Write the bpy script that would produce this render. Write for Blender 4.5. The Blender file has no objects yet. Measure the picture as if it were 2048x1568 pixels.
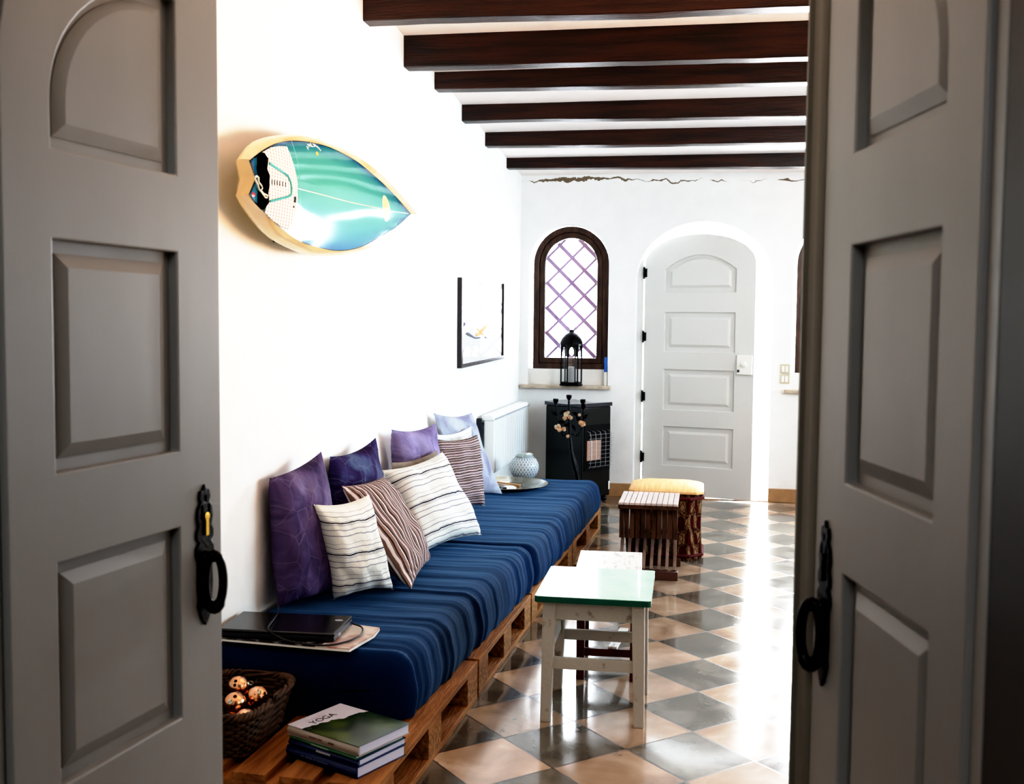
import bpy, bmesh, math, random
from mathutils import Vector, Matrix, noise
random.seed(7)
C = bpy.context.scene.collection
PI = math.pi
V = Vector

# ------------------------------------------------------------------ helpers
def finish(name, bm, m, parent=None, smooth=None, bevel=0, loc=None):
    bmesh.ops.recalc_face_normals(bm, faces=bm.faces)
    me = bpy.data.meshes.new(name)
    bm.to_mesh(me); bm.free()
    ms = m if isinstance(m, (list, tuple)) else [m]
    for x in ms: me.materials.append(x)
    if smooth is not None:
        me.shade_smooth(); me.set_sharp_from_angle(angle=math.radians(smooth))
    o = bpy.data.objects.new(name, me); C.objects.link(o)
    if parent is not None: o.parent = parent
    if loc is not None: o.location = loc
    if bevel:
        b = o.modifiers.new('bevel', 'BEVEL'); b.width = bevel; b.segments = 2
        b.limit_method = 'ANGLE'; b.angle_limit = math.radians(40)
    return o

def tag(o, label, cat, group=None, kind=None):
    o['label'] = label; o['category'] = cat
    if group: o['group'] = group
    if kind: o['kind'] = kind
    return o

def thing(name, label, cat, loc=(0, 0, 0), rz=0, group=None):
    o = bpy.data.objects.new(name, None); C.objects.link(o)
    o.empty_display_size = .05
    o.location = loc; o.rotation_euler = (0, 0, rz)
    return tag(o, label, cat, group)

def struct(o):
    o['kind'] = 'structure'; return o

def sempty(name, loc=(0, 0, 0), rz=0):
    o = bpy.data.objects.new(name, None); C.objects.link(o); o.empty_display_size = .05
    o.location = loc; o.rotation_euler = (0, 0, rz); o['kind'] = 'structure'; return o

def dup(root, loc=None, rz=None, label=None):
    r = root.copy(); C.objects.link(r)
    if loc is not None: r.location = loc
    if rz is not None: r.rotation_euler = (0, 0, rz)
    if label: r['label'] = label
    for ch in list(root.children):
        c = ch.copy(); C.objects.link(c); c.parent = r
        for g in list(ch.children):
            d = g.copy(); C.objects.link(d); d.parent = c
    return r

def box(bm, x0, x1, y0, y1, z0, z1, M=None):
    vs = [bm.verts.new(p) for p in [(x0,y0,z0),(x1,y0,z0),(x1,y1,z0),(x0,y1,z0),(x0,y0,z1),(x1,y0,z1),(x1,y1,z1),(x0,y1,z1)]]
    if M is not None:
        for v in vs: v.co = M @ v.co
    for f in [(0,3,2,1),(4,5,6,7),(0,1,5,4),(1,2,6,5),(2,3,7,6),(3,0,4,7)]:
        bm.faces.new([vs[i] for i in f])
    return vs

def B(*a, M=None):
    bm = bmesh.new(); box(bm, *a, M=M); return bm

def bar(bm, p, q, w, d, up=(0, 0, 1)):
    """rectangular bar from p to q; w across, d along the other axis"""
    p = V(p); q = V(q); t = (q-p).normalized(); u = V(up)
    s = t.cross(u)
    if s.length < 1e-4: s = t.cross(V((0, 1, 0)))
    s.normalize(); n = s.cross(t).normalized()
    vs = []
    for c in (p, q):
        for a, b in ((-1,-1),(1,-1),(1,1),(-1,1)):
            vs.append(bm.verts.new(c + s*(a*w/2) + n*(b*d/2)))
    for f in [(3,2,1,0),(4,5,6,7),(0,1,5,4),(1,2,6,5),(2,3,7,6),(3,0,4,7)]:
        bm.faces.new([vs[i] for i in f])

def tube(bm, pts, r, seg=8, closed=False):
    pts = [V(p) for p in pts]; n = len(pts); rings = []
    prev = None
    for i, p in enumerate(pts):
        if closed: t = pts[(i+1) % n] - pts[i-1]
        else: t = pts[min(i+1, n-1)] - pts[max(i-1, 0)]
        t.normalize()
        if prev is None:
            a = V((0,0,1)) if abs(t.z) < .9 else V((1,0,0))
            u = t.cross(a).normalized()
        else:
            u = (prev - t*prev.dot(t)).normalized()
        prev = u; w = t.cross(u)
        rr = r[i] if isinstance(r, (list, tuple)) else r
        rings.append([bm.verts.new(p + (u*math.cos(2*PI*k/seg) + w*math.sin(2*PI*k/seg))*rr) for k in range(seg)])
    m = n if closed else n-1
    for i in range(m):
        a, b = rings[i], rings[(i+1) % n]
        for k in range(seg):
            bm.faces.new((a[k], a[(k+1)%seg], b[(k+1)%seg], b[k]))
    if not closed:
        bm.faces.new(rings[0][::-1]); bm.faces.new(rings[-1])

def lathe(bm, prof, seg=24, c=(0, 0, 0), sx=1, sy=1, rot=0, M=None):
    rings = []
    c = V(c)
    for r, z in prof:
        if r < 1e-5: rings.append([bm.verts.new(c + V((0, 0, z)))])
        else: rings.append([bm.verts.new(c + V((r*sx*math.cos(rot+2*PI*k/seg), r*sy*math.sin(rot+2*PI*k/seg), z))) for k in range(seg)])
    if M is not None:
        for R in rings:
            for v in R: v.co = M @ v.co
    for a, b in zip(rings, rings[1:]):
        for k in range(seg):
            k2 = (k+1) % seg
            if len(a) == 1 and len(b) == 1: break
            if len(a) == 1: bm.faces.new((a[0], b[k2], b[k]))
            elif len(b) == 1: bm.faces.new((a[k], a[k2], b[0]))
            else: bm.faces.new((a[k], a[k2], b[k2], b[k]))

def prism(bm, loops, d0, d1, fr=None):
    """polygon with holes in (a,b) extruded along c from d0 to d1; fr maps (a,b,c)->3D"""
    fr = fr or (lambda a, b, c: V((a, c, b)))
    es = []
    for L in loops:
        vs = [bm.verts.new(fr(a, b, d0)) for a, b in L]
        es += [bm.edges.new((vs[i], vs[(i+1) % len(vs)])) for i in range(len(vs))]
    r = bmesh.ops.triangle_fill(bm, use_beauty=True, edges=es)
    fs = [g for g in r['geom'] if isinstance(g, bmesh.types.BMFace)]
    ex = bmesh.ops.extrude_face_region(bm, geom=fs)
    dv = fr(0, 0, d1) - fr(0, 0, d0)
    for g in ex['geom']:
        if isinstance(g, bmesh.types.BMVert): g.co += dv

def rect(x0, x1, y0, y1): return [(x0,y0),(x1,y0),(x1,y1),(x0,y1)]

def archpts(x0, x1, z0, zs, rise, n=20):
    """rectangle x0..x1, z0..zs with an elliptical arch of given rise"""
    cx = (x0+x1)/2; a = (x1-x0)/2
    return [(x0, z0), (x1, z0)] + [(cx + a*math.cos(PI*k/n), zs + rise*math.sin(PI*k/n)) for k in range(n+1)]

def segpts(x0, x1, z0, zs, rise, n=14):
    """flat segmental (parabolic) arch"""
    return [(x0, z0), (x1, z0)] + [(x1+(x0-x1)*k/n, zs + rise*(1-(2*k/n-1)**2)) for k in range(n+1)]

# ------------------------------------------------------------------ materials
def nm(name):
    m = bpy.data.materials.new(name); m.use_nodes = True
    nt = m.node_tree
    return m, nt.nodes, nt.links, nt.nodes['Principled BSDF']

def mat(name, c, c2=None, scale=6, rough=.5, metal=0, bump=0, bscale=40, coat=0, stretch=None, detail=4, spec=None, rough2=None, thr=(.35, .65)):
    m, N, L, P = nm(name)
    P.inputs['Base Color'].default_value = (*c, 1)
    P.inputs['Roughness'].default_value = rough
    P.inputs['Metallic'].default_value = metal
    if coat: P.inputs['Coat Weight'].default_value = coat; P.inputs['Coat Roughness'].default_value = .06
    if spec is not None: P.inputs['Specular IOR Level'].default_value = spec
    tc = N.new('ShaderNodeTexCoord'); mp = N.new('ShaderNodeMapping')
    L.new(tc.outputs['Object'], mp.inputs['Vector'])
    if stretch: mp.inputs['Scale'].default_value = stretch
    if c2 is not None:
        t = N.new('ShaderNodeTexNoise'); t.inputs['Scale'].default_value = scale; t.inputs['Detail'].default_value = detail
        L.new(mp.outputs[0], t.inputs['Vector'])
        r = N.new('ShaderNodeValToRGB'); r.color_ramp.elements[0].position = thr[0]; r.color_ramp.elements[1].position = thr[1]
        r.color_ramp.elements[0].color = (*c, 1); r.color_ramp.elements[1].color = (*c2, 1)
        L.new(t.outputs['Fac'], r.inputs[0]); L.new(r.outputs[0], P.inputs['Base Color'])
        if rough2 is not None:
            mr = N.new('ShaderNodeMapRange'); mr.inputs['From Min'].default_value = thr[0]; mr.inputs['From Max'].default_value = thr[1]
            mr.inputs['To Min'].default_value = rough; mr.inputs['To Max'].default_value = rough2
            L.new(t.outputs['Fac'], mr.inputs[0]); L.new(mr.outputs[0], P.inputs['Roughness'])
    if bump:
        t = N.new('ShaderNodeTexNoise'); t.inputs['Scale'].default_value = bscale; t.inputs['Detail'].default_value = 5
        L.new(mp.outputs[0], t.inputs['Vector'])
        b = N.new('ShaderNodeBump'); b.inputs['Strength'].default_value = bump; b.inputs['Distance'].default_value = .01
        L.new(t.outputs['Fac'], b.inputs['Height']); L.new(b.outputs[0], P.inputs['Normal'])
    return m

def ramp(N, stops, const=True):
    r = N.new('ShaderNodeValToRGB'); cr = r.color_ramp
    cr.interpolation = 'CONSTANT' if const else 'LINEAR'
    while len(cr.elements) < len(stops): cr.elements.new(.5)
    for e, (p, c) in zip(cr.elements, stops): e.position = p; e.color = (*c, 1)
    return r

def math_(N, L, op, a, b=None, c=None):
    n = N.new('ShaderNodeMath'); n.operation = op
    for i, v in enumerate((a, b, c)):
        if v is None: continue
        if isinstance(v, (int, float)): n.inputs[i].default_value = v
        else: L.new(v, n.inputs[i])
    return n.outputs[0]

def stripes(name, stops, reps, axis='Y', rough=.9, warp=.01):
    m, N, L, P = nm(name)
    P.inputs['Roughness'].default_value = rough; P.inputs['Specular IOR Level'].default_value = .1
    uv = N.new('ShaderNodeTexCoord'); sp = N.new('ShaderNodeSeparateXYZ'); L.new(uv.outputs['UV'], sp.inputs[0])
    ns = N.new('ShaderNodeTexNoise'); ns.inputs['Scale'].default_value = 5; L.new(uv.outputs['UV'], ns.inputs['Vector'])
    w = math_(N, L, 'MULTIPLY_ADD', ns.outputs['Fac'], warp, sp.outputs[axis])
    f = math_(N, L, 'FRACT', math_(N, L, 'MULTIPLY', w, reps))
    r = ramp(N, stops); L.new(f, r.inputs[0]); L.new(r.outputs[0], P.inputs['Base Color'])
    t = N.new('ShaderNodeTexNoise'); t.inputs['Scale'].default_value = 9; t.inputs['Detail'].default_value = 6
    L.new(uv.outputs['UV'], t.inputs['Vector'])
    b = N.new('ShaderNodeBump'); b.inputs['Strength'].default_value = .35; b.inputs['Distance'].default_value = .01
    L.new(t.outputs['Fac'], b.inputs['Height']); L.new(b.outputs[0], P.inputs['Normal'])
    return m

def emat(name, c, s):
    m, N, L, P = nm(name)
    P.inputs['Emission Color'].default_value = (*c, 1); P.inputs['Emission Strength'].default_value = s
    return m

# plaster
def plaster(name, c, crack=False):
    m, N, L, P = nm(name)
    P.inputs['Roughness'].default_value = .75; P.inputs['Specular IOR Level'].default_value = .3
    g = N.new('ShaderNodeNewGeometry')
    n1 = N.new('ShaderNodeTexNoise'); n1.inputs['Scale'].default_value = 7; n1.inputs['Detail'].default_value = 6
    L.new(g.outputs['Position'], n1.inputs['Vector'])
    n2 = N.new('ShaderNodeTexVoronoi'); n2.inputs['Scale'].default_value = 3.2; n2.feature = 'SMOOTH_F1'
    L.new(g.outputs['Position'], n2.inputs['Vector'])
    h = math_(N, L, 'MULTIPLY_ADD', n2.outputs['Distance'], .5, n1.outputs['Fac'])
    b = N.new('ShaderNodeBump'); b.inputs['Strength'].default_value = .3; b.inputs['Distance'].default_value = .015
    L.new(h, b.inputs['Height']); L.new(b.outputs[0], P.inputs['Normal'])
    r = ramp(N, [(.3, tuple(x*.94 for x in c)), (.7, c)], False)
    L.new(n1.outputs['Fac'], r.inputs[0])
    out = r.outputs[0]
    if crack:
        sp = N.new('ShaderNodeSeparateXYZ'); L.new(g.outputs['Position'], sp.inputs[0])
        nx = N.new('ShaderNodeTexNoise'); nx.inputs['Scale'].default_value = 9; nx.inputs['Detail'].default_value = 8
        L.new(g.outputs['Position'], nx.inputs['Vector'])
        # distance from a ragged line just under the ceiling
        zz = math_(N, L, 'MULTIPLY_ADD', sp.outputs['X'], .012, sp.outputs['Z'])
        d = math_(N, L, 'ABSOLUTE', math_(N, L, 'SUBTRACT', math_(N, L, 'MULTIPLY_ADD', nx.outputs['Fac'], .12, zz), 2.606))
        ng = N.new('ShaderNodeTexNoise'); ng.inputs['Scale'].default_value = 2.6; ng.inputs['Detail'].default_value = 3
        L.new(g.outputs['Position'], ng.inputs['Vector'])
        wd = math_(N, L, 'MULTIPLY', math_(N, L, 'SUBTRACT', ng.outputs['Fac'], .40), .06)
        k = math_(N, L, 'LESS_THAN', d, wd)
        mx = N.new('ShaderNodeMix'); mx.data_type = 'RGBA'
        L.new(k, mx.inputs[0]); L.new(out, mx.inputs[6]); mx.inputs[7].default_value = (.17, .13, .09, 1)
        out = mx.outputs[2]
    L.new(out, P.inputs['Base Color'])
    return m

M_wall = plaster('white_plaster', (.86, .85, .82))
M_far = plaster('old_white_plaster', (.86, .86, .85), True)
M_ceil = plaster('ceiling_plaster', (.86, .80, .77))
M_hall = mat('hall_wall_paint', (.16, .10, .06), (.12, .08, .05), rough=.8)
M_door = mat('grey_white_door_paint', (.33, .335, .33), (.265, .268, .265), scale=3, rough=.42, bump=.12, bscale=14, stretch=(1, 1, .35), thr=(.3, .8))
M_fdoor = mat('white_door_paint', (.64, .64, .62), rough=.5, bump=.05, bscale=30)
M_beam = mat('dark_brown_beam_wood', (.010, .003, .002), (.040, .011, .005), scale=5, rough=.32, bump=.6, bscale=20, stretch=(.5, 6, 6))
M_frame = mat('dark_window_wood', (.028, .013, .008), (.075, .036, .022), scale=8, rough=.4, bump=.3, bscale=20, stretch=(3, 3, 1))
M_iron = mat('black_iron', (.006, .006, .007), rough=.3, metal=.6, bump=.2, bscale=120)
M_brass = mat('brass', (.75, .5, .12), rough=.3, metal=1)
M_grille = mat('flare_tinted_bars', (.26, .15, .29), rough=.5)  # purple of the window flare put into the bar colour
M_stone = mat('pale_sill_stone', (.42, .34, .26), (.6, .52, .42), scale=15, rough=.6)
M_skirt = mat('tan_skirting_tile', (.36, .21, .11), (.46, .29, .16), scale=9, rough=.35)
M_pallet = mat('pallet_pine', (.20, .085, .026), (.36, .17, .06), scale=7, rough=.7, bump=.5, bscale=25, stretch=(6, .7, 6))
M_block = mat('pallet_block_wood', (.16, .075, .028), (.34, .18, .075), scale=60, rough=.85, bump=.6, bscale=60)
M_red = mat('dark_red_painted_wood', (.10, .012, .008), (.05, .008, .006), scale=9, rough=.35)
M_white_wood = mat('chipped_white_paint', (.43, .405, .36), (.20, .15, .11), scale=22, rough=.4, bump=.2, bscale=60, thr=(.62, .74))
M_mint = mat('mint_green_gloss_paint', (.42, .72, .60), (.52, .78, .68), scale=8, rough=.16, coat=.4)
M_green = mat('dark_green_edge_paint', (.015, .10, .075), rough=.3)
M_worn_top = mat('worn_whitewashed_wood', (.72, .74, .72), (.40, .32, .28), scale=14, rough=.28, stretch=(5, 1, 1), thr=(.52, .68))
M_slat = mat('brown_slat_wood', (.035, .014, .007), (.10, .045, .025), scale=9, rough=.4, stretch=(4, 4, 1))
M_slat_top = mat('sheen_tinted_slat_wood', (.50, .40, .37), (.62, .52, .48), scale=9, rough=.28, stretch=(4, 1, 1))  # sheen on the tabletop put into its pale colour
M_black = mat('black_enamel', (.008, .009, .010), rough=.25, bump=.03)
M_heater_top = mat('black_glossy_heater_top', (.015, .02, .03), rough=.12, coat=.5)
M_ceramic = mat('ceramic_burner_plaque', (.50, .32, .25), (.42, .26, .20), scale=200, rough=.8)
M_chrome = mat('steel_wire', (.5, .5, .52), rough=.3, metal=.8)
M_rad = mat('white_radiator_enamel', (.82, .84, .84), rough=.3)
M_dark = mat('dark_plastic', (.01, .012, .02), rough=.4)
M_white = mat('white_plastic', (.8, .79, .74), rough=.4)
M_cream = mat('cream_switch_plastic', (.55, .50, .38), rough=.4)
M_paper = mat('book_pages', (.62, .62, .72), (.55, .55, .66), scale=30, rough=.9, stretch=(1, 1, 30))
M_gold_foil = mat('glass_yellow', (.8, .45, .05), rough=.4)
M_silver = mat('engraved_silver_tray', (.75, .74, .70), (.45, .40, .30), scale=12, rough=.16, metal=1, bump=.15, bscale=80)
M_wicker = mat('brown_wicker', (.05, .028, .017), (.11, .066, .040), scale=40, rough=.7)
M_blue_plastic = mat('blue_plastic', (.03, .16, .55), rough=.4)
M_leash = mat('white_cord', (.75, .72, .62), rough=.7)
M_pad_black = mat('black_foam', (.004, .003, .003), rough=1, spec=.05)
M_teal = mat('teal_resin', (.09, .45, .45), rough=.2)
M_redspot = mat('red_plug', (.35, .02, .03), rough=.3)
M_flower = mat('cream_petals', (.62, .56, .42), (.45, .22, .10), scale=30, rough=.8)
M_flower2 = mat('orange_petals', (.42, .16, .05), (.62, .48, .34), scale=40, rough=.8)
M_white_ink = mat('white_ink', (.85, .85, .85), rough=.4)
M_black_ink = mat('black_ink', (.01, .01, .02), rough=.6)
M_gold_ink = mat('yellow_ink', (.7, .45, .05), rough=.4)
M_grey_ink = mat('grey_ink', (.35, .36, .40), rough=.4)

def navy():
    m, N, L, P = nm('navy_ribbed_throw')
    P.inputs['Roughness'].default_value = .85; P.inputs['Specular IOR Level'].default_value = .15
    g = N.new('ShaderNodeNewGeometry'); mp = N.new('ShaderNodeMapping'); mp.inputs['Scale'].default_value = (.6, 6, .8)
    L.new(g.outputs['Position'], mp.inputs['Vector'])
    t = N.new('ShaderNodeTexNoise'); t.inputs['Scale'].default_value = 2.2; t.inputs['Detail'].default_value = 5
    L.new(mp.outputs[0], t.inputs['Vector'])
    r = ramp(N, [(.3, (.003, .012, .040)), (.75, (.008, .032, .090))], False)
    L.new(t.outputs['Fac'], r.inputs[0]); L.new(r.outputs[0], P.inputs['Base Color'])
    P.inputs['Sheen Weight'].default_value = .25; P.inputs['Sheen Tint'].default_value = (.25, .5, .8, 1)
    t2 = N.new('ShaderNodeTexNoise'); t2.inputs['Scale'].default_value = 180
    L.new(g.outputs['Position'], t2.inputs['Vector'])
    h = math_(N, L, 'MULTIPLY_ADD', t2.outputs['Fac'], .12, t.outputs['Fac'])
    b = N.new('ShaderNodeBump'); b.inputs['Strength'].default_value = .35; b.inputs['Distance'].default_value = .02
    L.new(h, b.inputs['Height']); L.new(b.outputs[0], P.inputs['Normal'])
    return m
M_navy = navy()

def floor_mat():
    X0, Y0, D, phi = .1905, 8.2401, .4148, -.0424
    m, N, L, P = nm('diamond_floor_tiles')
    g = N.new('ShaderNodeNewGeometry'); sp = N.new('ShaderNodeSeparateXYZ'); L.new(g.outputs['Position'], sp.inputs[0])
    dx = math_(N, L, 'SUBTRACT', sp.outputs['X'], X0); dy = math_(N, L, 'SUBTRACT', sp.outputs['Y'], Y0)
    c, s = math.cos(phi)/D, math.sin(phi)/D
    u = math_(N, L, 'MULTIPLY_ADD', dx, c, math_(N, L, 'MULTIPLY', dy, s))
    v = math_(N, L, 'MULTIPLY_ADD', dy, c, math_(N, L, 'MULTIPLY', dx, -s))
    a = math_(N, L, 'ADD', u, v); b = math_(N, L, 'SUBTRACT', u, v)
    fa = math_(N, L, 'FLOOR', a); fb = math_(N, L, 'FLOOR', b)
    odd = math_(N, L, 'GREATER_THAN', math_(N, L, 'PINGPONG', math_(N, L, 'ADD', fa, fb), 1), .5)
    def edge(x):
        fr = math_(N, L, 'FRACT', x)
        return math_(N, L, 'MINIMUM', fr, math_(N, L, 'SUBTRACT', 1, fr))
    ed = math_(N, L, 'MINIMUM', edge(a), edge(b))
    grout = math_(N, L, 'LESS_THAN', ed, .011)
    # per-tile value
    cmb = N.new('ShaderNodeCombineXYZ'); L.new(fa, cmb.inputs[0]); L.new(fb, cmb.inputs[1])
    wn = N.new('ShaderNodeTexWhiteNoise'); L.new(cmb.outputs[0], wn.inputs['Vector'])
    n1 = N.new('ShaderNodeTexNoise'); n1.inputs['Scale'].default_value = 5.5; n1.inputs['Detail'].default_value = 8; n1.inputs['Distortion'].default_value = .6
    L.new(g.outputs['Position'], n1.inputs['Vector'])
    rd = ramp(N, [(.3, (.075, .068, .055)), (.5, (.13, .12, .10)), (.75, (.22, .20, .17))], False)
    rl = ramp(N, [(.3, (.30, .205, .14)), (.55, (.42, .31, .225)), (.8, (.56, .45, .36))], False)
    L.new(n1.outputs['Fac'], rd.inputs[0]); L.new(n1.outputs['Fac'], rl.inputs[0])
    mx = N.new('ShaderNodeMix'); mx.data_type = 'RGBA'; L.new(odd, mx.inputs[0]); L.new(rl.outputs[0], mx.inputs[6]); L.new(rd.outputs[0], mx.inputs[7])
    hs = N.new('ShaderNodeHueSaturation'); L.new(mx.outputs[2], hs.inputs['Color'])
    L.new(math_(N, L, 'MULTIPLY_ADD', wn.outputs['Value'], .4, .8), hs.inputs['Value'])
    # chips
    n2 = N.new('ShaderNodeTexNoise'); n2.inputs['Scale'].default_value = 30; n2.inputs['Detail'].default_value = 9; n2.inputs['Roughness'].default_value = .65
    n2.inputs['Distortion'].default_value = 1.2
    L.new(g.outputs['Position'], n2.inputs['Vector'])
    n3 = N.new('ShaderNodeTexNoise'); n3.inputs['Scale'].default_value = 2.7; n3.inputs['Detail'].default_value = 2
    L.new(g.outputs['Position'], n3.inputs['Vector'])
    near = math_(N, L, 'MULTIPLY', math_(N, L, 'SUBTRACT', .12, math_(N, L, 'MINIMUM', ed, .12)), .5)
    chipv = math_(N, L, 'ADD', math_(N, L, 'ADD', n2.outputs['Fac'], near), math_(N, L, 'MULTIPLY', n3.outputs['Fac'], .5))
    chip = math_(N, L, 'GREATER_THAN', chipv, .965)
    dk = math_(N, L, 'MAXIMUM', chip, grout)
    m2 = N.new('ShaderNodeMix'); m2.data_type = 'RGBA'; L.new(math_(N, L, 'MULTIPLY', dk, .95), m2.inputs[0]); L.new(hs.outputs[0], m2.inputs[6]); m2.inputs[7].default_value = (.05, .035, .025, 1)
    L.new(m2.outputs[2], P.inputs['Base Color'])
    ro = math_(N, L, 'MULTIPLY_ADD', n1.outputs['Fac'], .16, .06)
    ro = math_(N, L, 'MULTIPLY_ADD', dk, .2, ro)
    L.new(ro, P.inputs['Roughness'])
    P.inputs['Specular IOR Level'].default_value = .9; P.inputs['Coat Weight'].default_value = .3; P.inputs['Coat Roughness'].default_value = .07
    tw = N.new('ShaderNodeTexNoise'); tw.inputs['Scale'].default_value = 2.6; tw.inputs['Detail'].default_value = 3
    L.new(g.outputs['Position'], tw.inputs['Vector'])
    hh = math_(N, L, 'SUBTRACT', math_(N, L, 'MULTIPLY', tw.outputs['Fac'], .5), math_(N, L, 'MULTIPLY', dk, .08))
    bp = N.new('ShaderNodeBump'); bp.inputs['Strength'].default_value = .35; bp.inputs['Distance'].default_value = .01
    L.new(hh, bp.inputs['Height']); L.new(bp.outputs[0], P.inputs['Normal'])
    return m
M_floor = floor_mat()

def glass_mat(name, tint=(1, 1, 1), gloss=.06):
    m, N, L, P = nm(name)
    N.remove(P)
    out = [n for n in N if n.type == 'OUTPUT_MATERIAL'][0]
    t = N.new('ShaderNodeBsdfTransparent'); t.inputs[0].default_value = (*tint, 1)
    gl = N.new('ShaderNodeBsdfGlossy'); gl.inputs['Roughness'].default_value = .03
    mx = N.new('ShaderNodeMixShader'); mx.inputs[0].default_value = gloss
    L.new(t.outputs[0], mx.inputs[1]); L.new(gl.outputs[0], mx.inputs[2]); L.new(mx.outputs[0], out.inputs['Surface'])
    return m
M_glass = glass_mat('clear_glass')
M_pglass = glass_mat('picture_glass', gloss=.12)

# ------------------------------------------------------------------ camera (level room, slight roll)
F, PITCH, YAW, ROLL, H = 2149.5, -.0638, .1739, .0095, 1.40
cy, sy, cp, sp_ = math.cos(YAW), math.sin(YAW), math.cos(PITCH), math.sin(PITCH)
fw = V((-sy*cp, cy*cp, sp_)); rt = V((cy, sy, 0)); up = rt.cross(fw)
r2 = rt*math.cos(ROLL) + up*math.sin(ROLL); u2 = up*math.cos(ROLL) - rt*math.sin(ROLL)
cam_d = bpy.data.cameras.new('camera'); cam = bpy.data.objects.new('camera', cam_d); C.objects.link(cam)
Rm = Matrix((r2, u2, -fw)).transposed()
cam.matrix_world = Matrix.Translation((0, 0, H)) @ Rm.to_4x4()
cam_d.sensor_width = 36; cam_d.lens = F/2048*36; cam_d.clip_start = .05
cam_d.dof.use_dof = True; cam_d.dof.focus_distance = 4.6; cam_d.dof.aperture_fstop = 7
bpy.context.scene.camera = cam

# ------------------------------------------------------------------ room shell
def wx(y): return -1.47 - .0158*(8.72-y)     # inner face of the left wall
YF = 8.72
def cz(y): return 2.60 + .0765*(YF-y)        # underside of the sloping ceiling
XR = 2.7
bm = bmesh.new()
box(bm, -1.9, 3.2, 1.2, 9.2, -.06, 0)
struct(finish('floor', bm, M_floor))
bm = bmesh.new()   # left wall
vs = box(bm, -1.75, 0, 1.2, 9.1, 0, 3.4)
for v in vs:
    if v.co.x == 0: v.co.x = wx(v.co.y)
struct(finish('wall_left', bm, M_wall))
bm = bmesh.new()   # ceiling slab
vs = box(bm, -1.75, 3.2, 1.0, 9.1, 0, 1)
for v in vs: v.co.z = cz(v.co.y) + (.12 if v.co.z > .5 else 0)
struct(finish('ceiling', bm, M_ceil))

W1, W2 = -1.062, 1.04
bm = bmesh.new()   # far wall with door and two window niches
def niche(c, l=.34, r=.318): return [(c-l, .885), (c+r, .885)] + [(c-.011+.329*math.cos(PI*k/20), 1.88+.325*math.sin(PI*k/20)) for k in range(21)]
prism(bm, [rect(-1.9, 3.2, -.02, 3.0), archpts(-.528, .545, .001, 1.757, .463, 28), niche(W1), niche(W2)], YF, YF+.30)
struct(finish('wall_far', bm, M_far, smooth=25))
# right wall, out of view; its broad window opening is assumed for side light
bm = bmesh.new()
fx = lambda a, b, c: V((c, a, b))
prism(bm, [rect(1.2, 9.05, 0, 3.3), rect(4.0, 8.0, .85, 2.15)], XR, XR+.3, fx)
struct(finish('wall_right', bm, M_wall))
# unseen wall added outside the side window to block the sky
struct(finish('wall_sky_blocker', B(4.6, 4.8, .5, 9.0, -.5, 4.5), M_hall))
# doorway wall
bm = bmesh.new()
prism(bm, [rect(-1.9, 3.2, 0, 3.3), archpts(-.93, .313, .001, 1.74, .37, 28)], .98, 1.15)
def skew(bm, x0=.283, k=.0906):
    for v in bm.verts: v.co.y -= (v.co.x-x0)*k
skew(bm)
struct(finish('wall_near', bm, [M_wall]))
# hall on the camera's side
bm = bmesh.new(); box(bm, -2.2, 3.0, -2.6, 1.2, -.06, 0); struct(finish('floor', bm, M_floor))
bm = bmesh.new(); box(bm, -2.2, 3.0, -2.6, 1.0, 2.9, 3.0); struct(finish('ceiling', bm, M_hall))
for nme, a in (('wall_hall_left', (-2.2, -2.1, -2.6, .98)), ('wall_hall_right', (1.9, 2.0, -2.6, .98)), ('wall_hall_back', (-2.2, 2.0, -2.7, -2.6))):
    bm = bmesh.new(); box(bm, *a, 0, 2.95); struct(finish(nme, bm, M_hall))
bm = bmesh.new(); box(bm, -2.2, 3.0, .94, .98, 0, 3.0)
bm.free()
# inner casing of the arched doorway (jamb shadow put into its dark brown towards the hall, pale edge strip by the leaf)
bm = bmesh.new()
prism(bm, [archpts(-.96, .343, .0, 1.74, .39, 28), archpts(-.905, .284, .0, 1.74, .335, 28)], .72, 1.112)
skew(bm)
struct(finish('trim_1', bm, mat('shadow_brown_casing', (.016, .010, .007), (.010, .006, .004), rough=.5)))
bm = bmesh.new()
prism(bm, [archpts(-.975, .36, .0, 1.74, .40, 28), archpts(-.905, .283, .0, 1.74, .334, 28)], 1.112, 1.156)
skew(bm)
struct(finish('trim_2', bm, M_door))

# skirting
bm = bmesh.new(); box(bm, -1.46, -.528, 8.705, YF+.005, 0, .108); struct(finish('baseboard_far', bm, M_skirt, bevel=.003))
bm = bmesh.new(); box(bm, .545, 2.7, 8.705, YF+.005, 0, .108); struct(finish('baseboard_far', bm, M_skirt, bevel=.003))

# ------------------------------------------------------------------ arched doors
def offset_fn(kind, x0, x1, z0, zs, rise, ins, pts=None):
    f = archpts if kind == 'arch' else segpts
    return f(x0+ins, x1-ins, z0+ins, zs if kind == 'arch' else zs, max(rise-ins, .001))

def panel_set(root, m, panels, t, board, field, bev):
    """panels: functions ins -> outline; board recessed, field raised, both sides"""
    for pf in panels:
        bm = bmesh.new()
        prism(bm, [pf(-.004)], -board, board)
        for sgn in (-1, 1):
            o, i = pf(bev[0]), pf(bev[0]+bev[1])
            n = len(o)
            a = [bm.verts.new((x, sgn*board, z)) for x, z in o]
            # small quirk groove round the field
            b_ = [bm.verts.new((x, sgn*(board+.002), z)) for x, z in o]
            c_ = [bm.verts.new((x, sgn*field, z)) for x, z in i]
            for k in range(n):
                k2 = (k+1) % n
                bm.faces.new((a[k], a[k2], b_[k2], b_[k])); bm.faces.new((b_[k], b_[k2], c_[k2], c_[k]))
            bm.faces.new(c_)
        finish('panel', bm, m, root, smooth=20)

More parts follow.
